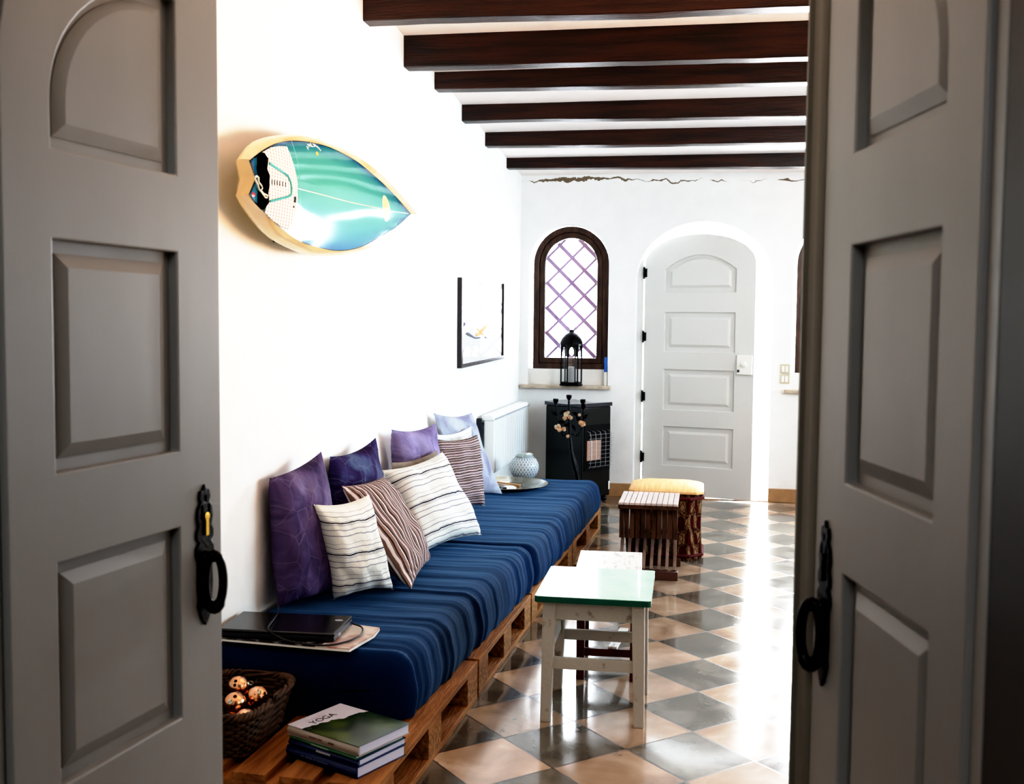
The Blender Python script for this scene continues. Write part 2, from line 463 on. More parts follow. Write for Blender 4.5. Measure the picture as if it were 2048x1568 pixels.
def half_arch(x0, x1, z0, zs, rise, n=14):
    """quarter-ellipse panel: low on the hinge side (x0), high at x1"""
    def f(ins):
        a = x1-x0-2*ins if ins > 0 else x1-x0-2*ins
        r = rise - ins*.9
        pts = [(x0+ins, z0+ins), (x1-ins, z0+ins)]
        pts += [(x1-ins - a*math.sin(PI/2*k/n), zs + r*math.cos(PI/2*k/n)) for k in range(n+1)]
        return pts
    return f
def rct(x0, x1, z0, z1): return lambda ins: rect(x0+ins, x1-ins, z0+ins, z1-ins)

WL = .50
def leaf_outline():
    n = 16; a = WL+.02
    return [(0, .008), (WL, .008)] + [(WL - a*math.sin(PI/2*k/n)*(WL/a), 1.74+.335*math.cos(PI/2*k/n)) for k in range(n+1)]
def escutcheon():
    # half outline of a scrolling iron plate, mirrored
    h = [(.000, .123), (.006, .112), (.013, .113), (.016, .100), (.012, .092), (.020, .083), (.023, .066), (.019, .052), (.024, .043),
         (.024, .030), (.017, .024), (.025, .016), (.026, .002), (.020, -.010), (.022, -.050), (.019, -.075), (.022, -.086), (.016, -.098), (.010, -.110), (.0, -.122)]
    return [(x, z) for x, z in h] + [(-x, z) for x, z in h[-2:0:-1]]
def oval(cx, cz_, rx, rz, n=12): return [(cx+rx*math.cos(2*PI*k/n), cz_+rz*math.sin(2*PI*k/n)) for k in range(n)]

def door_leaf(name, loc, ang, side, label=None):
    """ang: rotation so local +x runs from the hinge to the free edge; side: local y sign of the seen face"""
    root = sempty(name, loc, ang)
    t = .02
    P = [half_arch(.093, .378, 1.635, 1.70, .212), rct(.093, .378, 1.185, 1.51), rct(.093, .378, .736, 1.057), rct(.093, .378, .20, .61)]
    bm = bmesh.new(); prism(bm, [leaf_outline()] + [p(0) for p in P], -t, t)
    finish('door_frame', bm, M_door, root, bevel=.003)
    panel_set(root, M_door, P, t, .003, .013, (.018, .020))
    # two knuckled hinges
    for z in (.35, 1.45):
        bm = bmesh.new(); lathe(bm, [(0, 0), (.006, 0), (.006, .09), (0, .09)], 10, (.002, -side*.026, z))
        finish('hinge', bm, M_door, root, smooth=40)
    # scrolled plate
    zc, xc = .998, .444
    bm = bmesh.new()
    y0, y1 = (t, t+.005) if side > 0 else (-t-.005, -t)
    L = [(x+xc, z+zc) for x, z in escutcheon()]
    prism(bm, [L, oval(xc-.010, zc+.075, .0035, .013), oval(xc+.010, zc+.075, .0035, .013), oval(xc, zc+.098, .003, .006)], y0, y1)
    hp = finish('handle_plate', bm, M_iron, root, bevel=.0012)
    bm = bmesh.new()
    lathe(bm, [(0, 0), (.011, 0), (.013, .004), (.009, .012), (.007, .02), (0, .022)], 14, M=Matrix.Translation((xc, side*(t+.005), zc-.003)) @ Matrix.Rotation(-side*PI/2, 4, 'X'))
    finish('rose', bm, M_iron, hp, smooth=40)
    bm = bmesh.new(); box(bm, xc-.004, xc+.004, side*(t+.005), side*(t+.009), zc+.035, zc+.068)
    lathe(bm, [(0, 0), (.007, 0), (.007, .003), (0, .004)], 12, M=Matrix.Translation((xc, side*(t+.006), zc+.068)) @ Matrix.Rotation(-side*PI/2, 4, 'X'))
    o = finish('keyhole_cover', bm, M_brass if side < 0 else M_iron, hp, smooth=40)
    # ring pull hanging out from the plate
    bm = bmesh.new(); pts = []
    for k in range(32):
        a = 2*PI*k/32
        w, h = .010*math.sin(a), .047*math.cos(a)
        out = .021 + .012*math.sin(a)
        pts.append((xc + w*.9, side*(t+out), zc-.044+h))
    rr = [.0078 + .0025*abs(math.cos(2*PI*k/32/2))*0 + (.0022 if 12 < k < 20 else 0) for k in range(32)]
    tube(bm, pts, rr, 10, True)
    bar(bm, (xc, side*t, zc-.001), (xc, side*(t+.03), zc-.001), .012, .012)
    finish('ring_pull', bm, M_iron, hp, smooth=50)
    return root

ddl = V((math.sin(.136), math.cos(.136), 0)); ddr = V((math.sin(-.204), math.cos(-.204), 0))
# left leaf: seen face looks towards +x (local -y)
nl = V((ddl.y, -ddl.x, 0))
L0 = V((-.895, 1.265, 0)) - nl*.02
left = door_leaf('door_1', L0, math.atan2(ddl.y, ddl.x), -1)
nr = V((-ddr.y, ddr.x, 0))
R0 = V((.275, 1.158, 0)) - nr*.02
right = door_leaf('door_2', R0, math.atan2(ddr.y, ddr.x), 1)
# cover moulding on the right leaf's meeting edge
bm = bmesh.new()
prof = [(.497, -.02), (.497, .021), (.505, .026), (.513, .0275), (.521, .022), (.535, .016), (.555, .016), (.569, .020), (.575, .026), (.583, .026), (.583, .006), (.52, .006), (.52, -.02)]
for zz in (.008, 2.07):
    pass
vsb = [bm.verts.new((x, y, .008)) for x, y in prof]; vst = [bm.verts.new((x, y, 2.07)) for x, y in prof]
for k in range(len(prof)):
    k2 = (k+1) % len(prof); bm.faces.new((vsb[k], vsb[k2], vst[k2], vst[k]))
bm.faces.new(vst); bm.faces.new(vsb[::-1])
finish('astragal', bm, mat('shaded_moulding_paint', (.17, .165, .145), rough=.5), right, smooth=25)  # darker copy of the door paint, the moulding's shade put into it

# far front door, standing ajar
FD = V((-.462, 8.90, .012)); fa = math.atan2(8.667-8.898, .417+.46)
d3 = sempty('door_3', FD, fa)
FW = .907
P = [(lambda ins: segpts(.175+ins, .752-ins, 1.65+ins, 1.835-ins*.3, .115-ins*.3)), rct(.175, .752, 1.172, 1.489), rct(.175, .752, .70, 1.026), rct(.175, .752, .243, .561)]
bm = bmesh.new()
sp_top = [(FW/2 + FW/2*math.cos(PI*k/24), 1.86+.255*math.sin(PI*k/24)**.9) for k in range(25)]
prism(bm, [[(0, .0), (FW, .0)] + sp_top] + [p(0) for p in P], -.02, .02)
finish('door_frame', bm, M_fdoor, d3, bevel=.003)
panel_set(d3, M_fdoor, P, .02, .002, .014, (.038, .02))
for z in (.30, .80, 1.29, 1.81):
    bm = bmesh.new(); lathe(bm, [(0, -.05), (.008, -.05), (.008, .05), (0, .05)], 10, (-.008, -.01, z)); box(bm, -.012, .02, -.026, -.019, z-.035, z+.035)
    finish('hinge', bm, M_iron, d3, smooth=40)
bm = bmesh.new(); box(bm, .775, .897, -.045, -.02, 1.0, 1.155)
lk = finish('lock', bm, M_white, d3, bevel=.004)
bm = bmesh.new(); lathe(bm, [(0, 0), (.022, 0), (.022, .012), (.016, .016), (0, .017)], 16, M=Matrix.Translation((.835, -.045, 1.08)) @ Matrix.Rotation(PI/2, 4, 'X'))
finish('thumb_turn', bm, M_white, lk, smooth=40)
bm = bmesh.new(); box(bm, .784, .798, -.055, -.045, 1.02, 1.04); finish('latch_slide', bm, M_dark, lk)
# hinge jamb of the front doorway
struct(finish('trim_4', B(-.56, -.476, 8.895, YF+.299, .0, 1.93), M_fdoor))
# threshold
bm = bmesh.new(); box(bm, -.53, .55, YF-.0, YF+.30, -.02, .006); struct(finish('trim_3', bm, M_skirt))

# ------------------------------------------------------------------ windows
def window(name, c):
    y0 = YF+.06
    root = sempty(name, (c, y0, 0))
    n = 24
    def ring(r, zb, zs=1.885, w=None):
        w = w or r
        return [(-w, zb), (w, zb)] + [(w*math.cos(PI*k/n), zs+r*math.sin(PI*k/n)) for k in range(n+1)]
    bm = bmesh.new()
    prism(bm, [ring(.309, 1.028), ring(.262, 1.075)], 0, .07)
    finish('outer_frame', bm, M_frame, root, bevel=.006)
    bm = bmesh.new()
    prism(bm, [ring(.262, 1.075), ring(.213, 1.122, 1.885)], .012, .055)
    finish('sash', bm, M_frame, root, bevel=.006)
    # diagonal lattice clipped to the opening
    bm = bmesh.new()
    def inside(x, z):
        if z < 1.115: return False
        if z < 1.885: return abs(x) < .218
        return x*x + (z-1.885)**2 < .218**2
    stp = .103
    for sg in (1, -1):
        for k in range(-12, 24):
            # line x = sg*(z - z0 - ...) ; sample
            segp = []
            for q in range(0, 240):
                z = 1.1+q*.005; x = sg*(z-1.118 - k*2*stp)
                if inside(x, z): segp.append((x, z))
            if len(segp) > 3:
                a, b = segp[0], segp[-1]
                yy = .075 if sg > 0 else .083
                bar(bm, (a[0], yy, a[1]), (b[0], yy, b[1]), .032 if sg < 0 else .020, .010, up=(0, 1, 0))
    finish('lattice', bm, M_grille, root)
    bm = bmesh.new(); prism(bm, [ring(.22, 1.115)], .030, .034); finish('pane', bm, M_glass, root)
    bm = bmesh.new(); box(bm, -.345, .325, .0, .10, .885, 1.03); finish('lower_panel', bm, M_wall, root)
    bm = bmesh.new(); box(bm, -.40, .345, -.115, .04, .873, .900); finish('window_sill', bm, M_stone, root, bevel=.003)
    return root
window('window_1', W1); window('window_2', W2)

# ------------------------------------------------------------------ ceiling beams
BM = [(4.80, 2.755, 2.95), (5.44, 2.700, 2.9), (6.04, 2.714, 2.85), (6.70, 2.660, 2.8), (7.38, 2.614, 2.75), (8.14, 2.568, 2.7)]
BL_ = ['dark brown ceiling beam nearest the doorway, cut off by the photo top', 'thick dark brown ceiling beam with pale scratches at its left end, second from the doorway',
       'dark ceiling beam third from the doorway, above the surfboard nose', 'dark ceiling beam fourth from the doorway with a white chip at its lower left corner',
       'dark ceiling beam second from the far wall', 'dark ceiling beam closest to the far wall']
for i, ((y, zb, zt), lb) in enumerate(zip(BM, BL_)):
    bm = bmesh.new(); n = 60; rows = []
    x0 = wx(y)-.02 + (-.0)
    for k in range(n+1):
        x = x0 + (XR+.02-x0)*k/n
        w = noise.noise(V((x*1.3, i*7.1, 0)))*.012 + noise.noise(V((x*6, i*3.3, 5)))*.003
        dz = -.009*(x+1.47) + w*.7
        ww = .052
        rows.append([bm.verts.new(p) for p in [(x, y-ww+w*.5, zt), (x, y-ww+w*.4, zb+.004+dz), (x, y-ww+.006, zb+dz), (x, y+ww-.006, zb+dz), (x, y+ww, zb+.004+dz), (x, y+ww, zt)]])
    for a, b in zip(rows, rows[1:]):
        for k in range(6): bm.faces.new((a[k], a[(k+1)%6], b[(k+1)%6], b[k]))
    bm.faces.new(rows[0]); bm.faces.new(rows[-1][::-1])
    tag(finish('ceiling_beam', bm, M_beam, smooth=30), lb, 'beam', 'dark beams across the ceiling')

# ------------------------------------------------------------------ light switches
def switch(z, lb):
    r = thing('light_switch', lb, 'switch', (.652, YF, z), 0, 'light switches by the front door')
    finish('plate', B(-.038, .038, -.009, .002, -.037, .037), M_cream, r, bevel=.003)
    finish('rocker', B(-.024, -.002, -.014, -.009, -.024, .024), M_white, r, bevel=.002)
    finish('rocker', B(.002, .024, -.014, -.009, -.024, .024), M_white, r, bevel=.002)
switch(1.062, 'cream double light switch beside the front door, upper of the pair')
switch(.982, 'cream double light switch beside the front door, lower of the pair')

# ------------------------------------------------------------------ pallets
def pallet(y0, y1, lb):
    xf = lambda y: -.838 + (y-2.76)*.0402
    L = y1-y0-.012; a = math.atan(-.0402)
    ym = (y0+y1)/2
    r = thing('wooden_pallet', lb, 'pallet', (xf(ym)-.356, ym, 0), a, 'pallets under the daybed')
    W = .354
    edges = []
    x = W
    for w in (.145, .100, .100, .100, .100):
        edges.append((x-w, x)); x -= w+.0408
    for e in edges: finish('deck_board', B(e[0], e[1], -L/2, L/2, .122, .144), M_pallet, r, bevel=.002)
    for yy in (-L/2+.0, -.0725, L/2-.145): finish('stringer_board', B(-W, W, yy, yy+.145, .100, .1218), M_pallet, r, bevel=.002)
    for xx in (-W, -.05, W-.10):
        for yy in (-L/2, -.0725, L/2-.145): finish('block', B(xx, xx+.10, yy+.002, yy+.143, .022, .0998), M_block, r, bevel=.002)
    for xx in (-W, -.05, W-.10): finish('bottom_board', B(xx, xx+.10, -L/2, L/2, .0, .0218), M_pallet, r, bevel=.002)
pallet(2.74, 3.87, 'wooden pallet nearest the doorway with the stack of books on it')
pallet(3.88, 4.88, 'wooden pallet under the near mattress, behind the green topped stool')
pallet(4.89, 6.09, 'wooden pallet under the far mattress, left of the bench stool')
pallet(6.10, 7.33, 'wooden pallet farthest from the doorway, its pale corner sticking out before the heater')

# ------------------------------------------------------------------ mattresses with navy throws
def mattress(y0, y1, zt, f, lb, seed):
    bm = bmesh.new(); n = 260; rows = []
    zb = .149
    R = .07
    for st in range(n+1):
        y = y0 + (y1-y0)*st/n
        d = min(y-y0, y1-y); ins = 0
        if d < R: ins = R - math.sqrt(max(0, R*R-(R-d)**2))
        # ribs running across the bed
        q = noise.noise(V((seed, y*12, 0)))*.009 + noise.noise(V((seed+4, y*27, 0)))*.0045
        xl, xf = wx(y)+.012, f(y)
        row = []
        K = 34
        for k in range(K+1):
            u = k/K
            # path: down wall side, across top, round corner, down the front to zb
            if u < .1: x = xl; z = zb + (zt-zb)*(u/.1)
            elif u < .62: x = xl + (xf-R-xl)*((u-.1)/.52); z = zt
            elif u < .78:
                a = (u-.62)/.16*PI/2; x = xf-R+R*math.sin(a); z = zt-R+R*math.cos(a)
            else:
                x = xf + .012*math.sin((u-.78)/.22*PI); z = zt-R+(zb-zt+R)*((u-.78)/.22)
            amp = .35+.65*min(1, max(0, (u-.2)/.4))
            w = q*amp + noise.noise(V((x*5, y*9, seed)))*.004
            if .1 <= u < .7: z += w
            elif u >= .7: x += w*1.5; z += w*.3
            z = zb + (z-zb)*(1-ins*1.6/(zt-zb)) if u > .05 else z
            if u > .6: x -= ins*1.2
            row.append(bm.verts.new((x, y, z)))
        rows.append(row)
    for a, b in zip(rows, rows[1:]):
        for k in range(len(a)-1): bm.faces.new((a[k], a[k+1], b[k+1], b[k]))
        bm.faces.new((a[-1], a[0], b[0], b[-1]))
    for row in (rows[0], rows[-1]):
        cc = sum((v.co for v in row), V())/len(row); prev = row
        for t in (.93, .8, .55, .25):
            cur = [bm.verts.new(cc + (v.co-cc)*t) for v in row]
            for k in range(len(row)): bm.faces.new((prev[k], prev[(k+1) % len(row)], cur[(k+1) % len(row)], cur[k]))
            prev = cur
        cv_ = bm.verts.new(cc)
        for k in range(len(row)): bm.faces.new((prev[k], prev[(k+1) % len(row)], cv_))
    return tag(finish('mattress', bm, M_navy, smooth=60), lb, 'mattress', 'navy covered mattresses')
mattress(3.19, 4.995, .354, lambda y: -.885+(y-3.19)*.068, 'mattress under a navy ribbed throw, the near one with the laptop on it', 3.1)
mattress(5.0, 7.28, .342, lambda y: -.752+(y-5.0)*.040, 'mattress under a navy ribbed throw, the far one with the silver tray on it', 9.7)

# ------------------------------------------------------------------ cushions
def purple_mat(name, c1, c2, c3, vein=(.45, .40, .6)):
    m, N, L, P = nm(name)
    P.inputs['Roughness'].default_value = .8; P.inputs['Specular IOR Level'].default_value = .2
    uv = N.new('ShaderNodeTexCoord')
    t = N.new('ShaderNodeTexNoise'); t.inputs['Scale'].default_value = 3.5; t.inputs['Detail'].default_value = 6; t.inputs['Distortion'].default_value = 1.0
    L.new(uv.outputs['UV'], t.inputs['Vector'])
    r = ramp(N, [(.3, c1), (.5, c2), (.72, c3)], False); L.new(t.outputs['Fac'], r.inputs[0])
    vo = N.new('ShaderNodeTexVoronoi'); vo.feature = 'DISTANCE_TO_EDGE'; vo.inputs['Scale'].default_value = 5
    L.new(uv.outputs['UV'], vo.inputs['Vector'])
    k = math_(N, L, 'MULTIPLY', math_(N, L, 'LESS_THAN', vo.outputs['Distance'], .018), .22)
    mx = N.new('ShaderNodeMix'); mx.data_type = 'RGBA'; L.new(k, mx.inputs[0]); L.new(r.outputs[0], mx.inputs[6]); mx.inputs[7].default_value = (*vein, 1)
    L.new(mx.outputs[2], P.inputs['Base Color'])
    b = N.new('ShaderNodeBump'); b.inputs['Strength'].default_value = .35; b.inputs['Distance'].default_value = .015
    L.new(t.outputs['Fac'], b.inputs['Height']); L.new(b.outputs[0], P.inputs['Normal'])
    return m

wht, gry, blk = (.74, .73, .68), (.30, .29, .33), (.015, .016, .035)
S_white = stripes('white_navy_stripe_cotton', [(0, wht), (.10, gry), (.13, wht), (.28, gry), (.305, wht), (.44, gry), (.455, wht), (.475, gry), (.49, wht), (.51, blk), (.55, wht), (.57, gry), (.585, wht), (.72, gry), (.745, wht), (.86, gry), (.875, wht)], 3, warp=.05)
bn, pk, lt, dk_ = (.20, .13, .11), (.42, .30, .31), (.70, .64, .64), (.03, .022, .03)
S_brown = stripes('brown_pink_stripe_cotton', [(0, bn), (.12, lt), (.18, bn), (.22, dk_), (.27, pk), (.40, lt), (.44, dk_), (.50, bn), (.62, lt), (.66, pk), (.74, dk_), (.78, bn), (.90, lt), (.94, dk_)], 7, warp=.03)
S_brown_u = stripes('brown_stripe_cotton', [(0, bn), (.12, lt), (.18, bn), (.22, dk_), (.27, (.28, .18, .15)), (.40, lt), (.44, dk_), (.50, bn), (.62, lt), (.66, pk), (.74, dk_), (.78, bn), (.90, lt), (.94, dk_)], 4.2, 'X', warp=.03)
C_purple = purple_mat('purple_batik', (.045, .032, .08), (.10, .072, .155), (.18, .14, .25), (.28, .25, .33))
C_dark = purple_mat('dark_violet_batik', (.022, .006, .04), (.04, .028, .10), (.10, .13, .22), (.22, .24, .32))
C_lilac = purple_mat('lilac_batik', (.15, .11, .23), (.24, .19, .33), (.33, .28, .42), (.40, .36, .48))
C_pale = purple_mat('pale_floral', (.26, .25, .34), (.38, .39, .46), (.46, .49, .53), (.33, .24, .30))
C_taupe = mat('taupe_cotton', (.20, .16, .13), (.26, .21, .17), scale=20, rough=.9, bump=.3, bscale=15)

def cushion(name, corners, T, m, lb, seed, pinch=.10, sag=0.0, N_=30):
    BL, BR, TR, TL = [V(c) for c in corners]
    nrm = (BR-BL).cross(TL-BL).normalized()      # towards the viewer's side
    ctr = (BL+BR+TR+TL)/4
    bm = bmesh.new(); uvl = bm.loops.layers.uv.new('UVMap')
    sheets = []
    for s in (1, -1):
        g = []
        for j in range(N_+1):
            row = []
            for i in range(N_+1):
                u, v = 2*i/N_-1, 2*j/N_-1
                # edges pulled in between the corner ears
                uu = u*(1-pinch*(1-v*v)*abs(u)**1.5); vv = v*(1-pinch*(1-u*u)*abs(v)**1.5)
                a, b = (uu+1)/2, (vv+1)/2
                p = BL*(1-a)*(1-b) + BR*a*(1-b) + TR*a*b + TL*(1-a)*b
                th = T/2*max(0, (1-abs(u)**2.6)*(1-abs(v)**2.6))**.46
                w = noise.noise(V((u*2.1+seed, v*2.1, s*2)))*.016 + noise.noise(V((u*5+seed, v*5, s*3)))*.006
                # gathered folds running in from the corners
                rr = math.atan2(1-abs(v)+.02, 1-abs(u)+.02)
                w += math.sin(rr*16+seed)*.0035*min(1, (abs(u)*abs(v))**1.5*1.6)
                p = p + nrm*(s*(th + w*min(1, th/(T*.3))))
                p = p - V((0, 0, 1))*sag*(1-abs(v))*(1-u*u)
                zl = .360 if p.y < 4.97 else .348
                if p.z < zl: p.z = zl + (p.z-zl)*.05
                p.x = max(p.x, wx(p.y)+.004)
                row.append(p)
            g.append(row)
        sheets.append(g)
    f_, b_ = sheets
    vf = [[bm.verts.new(p) for p in r] for r in f_]
    vb = [[vf[j][i] if i in (0, N_) or j in (0, N_) else bm.verts.new(b_[j][i]) for i in range(N_+1)] for j in range(N_+1)]
    for g in (vf, vb):
        for j in range(N_):
            for i in range(N_):
                idx = [(j, i), (j, i+1), (j+1, i+1), (j+1, i)]
                try: f = bm.faces.new([g[a][b] for a, b in idx])
                except ValueError: continue
                for l, (a, b) in zip(f.loops, idx): l[uvl].uv = (b/N_, a/N_)
    o = finish('cushion', bm, m, smooth=70)
    return tag(o, lb, 'cushion', None)

cushion('c', [(-1.475,3.60,.37),(-1.33,3.85,.37),(-1.435,3.93,.90),(-1.508,3.60,.84)], .165, C_purple, 'big upright purple batik cushion nearest the doorway, leaning on the white wall', 1, pinch=.06)
cushion('c', [(-1.49,4.22,.40),(-1.35,4.62,.40),(-1.425,4.60,.885),(-1.51,4.24,.84)], .12, C_dark, 'dark violet and blue patterned cushion leaning on the wall behind the brown striped one', 2)
cushion('c', [(-1.42,4.84,.37),(-1.22,5.18,.37),(-1.29,5.20,.765),(-1.43,4.86,.74)], .06, C_taupe, 'plain taupe cushion peeping out behind the large white striped cushion', 3)
cushion('c', [(-1.46,5.10,.42),(-1.32,5.48,.42),(-1.333,5.33,.885),(-1.46,4.97,.885)], .13, C_lilac, 'light lilac cushion against the wall above the taupe one', 4)
cushion('c', [(-1.40,5.98,.37),(-1.165,6.34,.37),(-1.34,6.25,.868),(-1.475,5.85,.895)], .085, C_pale, 'pale blue and lilac floral cushion farthest along the daybed, beside the radiator', 5)
cushion('c', [(-1.43,5.84,.37),(-1.26,6.12,.37),(-1.31,6.10,.80),(-1.445,5.78,.78)], .035, S_white, 'white striped cushion mostly hidden behind the upright brown and pink striped one', 6)
cushion('c', [(-1.34,5.60,.37),(-1.185,5.90,.37),(-1.25,5.98,.765),(-1.413,5.68,.765)], .13, S_brown, 'brown, pink and white striped cushion upright in front of the pale floral one', 7)
cushion('c', [(-1.21,4.60,.37),(-1.035,5.08,.37),(-1.245,5.12,.765),(-1.425,4.70,.725)], .16, S_white, 'large white cushion with navy stripes slanting in the middle of the daybed', 8)
cushion('c', [(-1.085,3.97,.37),(-1.145,4.50,.37),(-1.34,4.45,.735),(-1.385,4.02,.755)], .13, S_brown_u, 'brown striped cushion tipped sideways between the two white striped ones', 9, pinch=.06)
cushion('c', [(-1.325,3.76,.37),(-1.150,3.95,.37),(-1.262,3.99,.73),(-1.38,3.70,.735)], .175, S_white, 'white cushion with dark stripes at the near end, in front of the purple one', 10)

# ------------------------------------------------------------------ surfboard
OUT = [(490.9,356.3),(483.8,317.9),(498,297),(515,282),(547,271.5),(591.8,269.3),(627.5,277),(640,284),(675.7,296.4),(711.4,316),(747,341),(782.9,375),(818.6,416),(828.4,428.6),
       (797,455.4),(761.4,484),(720.4,501.8),(675.7,511.6),(627.5,511.6),(591.8,500),(556,482),(532.9,462.5),(511.4,435.7),(493.6,410.7),(483.8,391)]
DK = [(510.5,357.1),(498,321.4),(520.4,303.6),(547,288.4),(573.9,281.8),(609.6,282.5),(645,290),(675.7,301.8),(711.4,321.4),(747,350),(782.9,384),(822,427.7),
      (793.6,453.6),(761.4,473),(720.4,494.6),(675.7,501.8),(627.5,492.9),(591.8,478.6),(556,451.8),(532.9,428.6),(511.4,409),(497,389.3)]
# board outline is stored as image pixel coordinates; board_yz projects one from the camera to metres (y along wall, z up)
def board_yz(p, x):
    a = (p[0]-1024)/F; b = (784-p[1])/F
    d = fw + r2*a + u2*b; t = x/d.x
    return (d.y*t, H+d.z*t)
def resample(pts, n):
    L = [0]
    for a, b in zip(pts, pts[1:]): L.append(L[-1] + math.dist(a, b))
    out = []
    for k in range(n):
        s = L[-1]*k/n
        i = max(j for j in range(len(L)-1) if L[j] <= s+1e-9)
        f = (s-L[i])/(L[i+1]-L[i]); a, b = pts[i], pts[i+1]
        # catmull-rom
        p0 = pts[i-1] if i > 0 else a; p3 = pts[i+2] if i+2 < len(pts) else b
        q = []
        for c in (0, 1):
            q.append(.5*(2*a[c] + (b[c]-p0[c])*f + (2*p0[c]-5*a[c]+4*b[c]-p3[c])*f*f + (3*a[c]-p0[c]-3*b[c]+p3[c])*f**3))
        out.append(tuple(q))
    return out
XO, XD = -1.435, -1.392
def loop(px, x, nose, tip2):
    q = [board_yz(p, x) for p in px]
    return resample(q[0:2], 5) + resample(q[1:nose+1], 44) + resample(q[nose:tip2+1], 44) + resample([q[tip2], q[0]], 5)
out = loop(OUT, XO, 13, 24); dck = loop(DK, XD, 11, 21)
sb = thing('surfboard', 'turquoise and blue fish tail surfboard with cream rails hung sideways on the white wall', 'surfboard')
cen = (3.95, sum(z for y, z in dck)/len(dck))
n = len(out); nose_i = 49
bm = bmesh.new()
rings = []
def ringv(pts, x, k=1.0): return [bm.verts.new((x, cen[0]+(y-cen[0])*k, cen[1]+(z-cen[1])*k)) for y, z in pts]
mid = [((a[0]*.25+b[0]*.75), (a[1]*.25+b[1]*.75)) for a, b in zip(dck, out)]
rings = [ringv(dck, XD), ringv(mid, XD-.012), ringv(out, XO), ringv(out, XO-.02, .99), ringv(out, XO-.045, .93), ringv(out, XO-.052, .80)]
for a, b in zip(rings, rings[1:]):
    for k in range(n): bm.faces.new((a[k], a[(k+1)%n], b[(k+1)%n], b[k]))
c0 = bm.verts.new((XO-.055, *cen))
for k in range(n): bm.faces.new((rings[-1][k], rings[-1][(k+1)%n], c0))
M_rail = mat('cream_resin_rail', (.78, .62, .34), (.70, .50, .24), scale=4, rough=.25, coat=.3)
finish('rail', bm, M_rail, sb, smooth=50)
DH = .020
def tfrac(y, z):
    best = 0
    dy, dz = y-cen[0], z-cen[1]
    for k in range(n):
        a, b = dck[k], dck[(k+1)%n]
        ax, ay, bx, by = a[0]-cen[0], a[1]-cen[1], b[0]-a[0], b[1]-a[1]
        det = dy*by - dz*bx
        if abs(det) < 1e-12: continue
        t = (ax*by-ay*bx)/det; s = (ax*dz-ay*dy)/det
        if t > 0 and -1e-6 <= s <= 1+1e-6: return min(1, 1/t)
    return 0
def dx_(y, z): t = tfrac(y, z); return XD + DH*(1-t**2.6)
def deck_mat():
    m, N, L, P = nm('turquoise_resin_deck')
    P.inputs['Roughness'].default_value = .10; P.inputs['Coat Weight'].default_value = .3; P.inputs['Coat Roughness'].default_value = .03
    uv = N.new('ShaderNodeTexCoord'); sp = N.new('ShaderNodeSeparateXYZ'); L.new(uv.outputs['UV'], sp.inputs[0])
    g = N.new('ShaderNodeNewGeometry'); mp = N.new('ShaderNodeMapping'); mp.inputs['Scale'].default_value = (1, 1.2, 9); L.new(g.outputs['Position'], mp.inputs[0])
    t = N.new('ShaderNodeTexNoise'); t.inputs['Scale'].default_value = 3; L.new(mp.outputs[0], t.inputs['Vector'])
    f = math_(N, L, 'ADD', sp.outputs['X'], math_(N, L, 'MULTIPLY', math_(N, L, 'SUBTRACT', t.outputs['Fac'], .5), .22))
    r = ramp(N, [(.0, (.13, .43, .36)), (.70, (.09, .38, .34)), (.92, (.04, .24, .28)), (1.0, (.01, .08, .20))], False)
    L.new(f, r.inputs[0])
    # lower rail side shades to a clearer blue
    r2_ = ramp(N, [(.0, (.03, .20, .45)), (.35, (.08, .38, .45)), (.5, (.13, .43, .36))], False); L.new(sp.outputs['Y'], r2_.inputs[0])
    k = math_(N, L, 'SUBTRACT', .5, sp.outputs['Y']); k = math_(N, L, 'MULTIPLY', k, 1.7); k = math_(N, L, 'MAXIMUM', k, 0)
    mx = N.new('ShaderNodeMix'); mx.data_type = 'RGBA'; mx.clamp_factor = True
    L.new(k, mx.inputs[0]); L.new(r.outputs[0], mx.inputs[6]); L.new(r2_.outputs[0], mx.inputs[7])
    e = math_(N, L, 'GREATER_THAN', sp.outputs['X'], .985)
    m3 = N.new('ShaderNodeMix'); m3.data_type = 'RGBA'; L.new(e, m3.inputs[0]); L.new(mx.outputs[2], m3.inputs[6]); m3.inputs[7].default_value = (.005, .02, .03, 1)
    L.new(m3.outputs[2], P.inputs['Base Color'])
    return m
bm = bmesh.new(); uvl = bm.loops.layers.uv.new('UVMap')
TR_ = [1, .97, .92, .85, .75, .62, .48, .33, .18, 0]
zmin, zmax = min(z for y, z in dck), max(z for y, z in dck)
rg = []
for t in TR_:
    if t == 0: rg.append([bm.verts.new((XD+DH+.001, *cen))])
    else: rg.append([bm.verts.new((XD+.0008+DH*(1-t**2.6), cen[0]+(y-cen[0])*t, cen[1]+(z-cen[1])*t)) for y, z in dck])
for j in range(len(TR_)-1):
    a, b = rg[j], rg[j+1]
    for k in range(n):
        k2 = (k+1) % n
        if len(b) == 1: f = bm.faces.new((a[k], a[k2], b[0])); tt = (TR_[j], TR_[j], 0)
        else: f = bm.faces.new((a[k], a[k2], b[k2], b[k])); tt = (TR_[j], TR_[j], TR_[j+1], TR_[j+1])
        for l, q in zip(f.loops, tt): l[uvl].uv = (q, (l.vert.co.z-zmin)/(zmax-zmin))
deck = finish('deck', bm, deck_mat(), sb, smooth=60)
def z1(x, y): return board_yz((440+x/5.6, 250+y/5.6), XD+.012)  # deck details are given in enlarged image crop coordinates, projected onto the deck
def z2(x, y): return board_yz((640+x/5.6, 250+y/5.6), XD+.012)
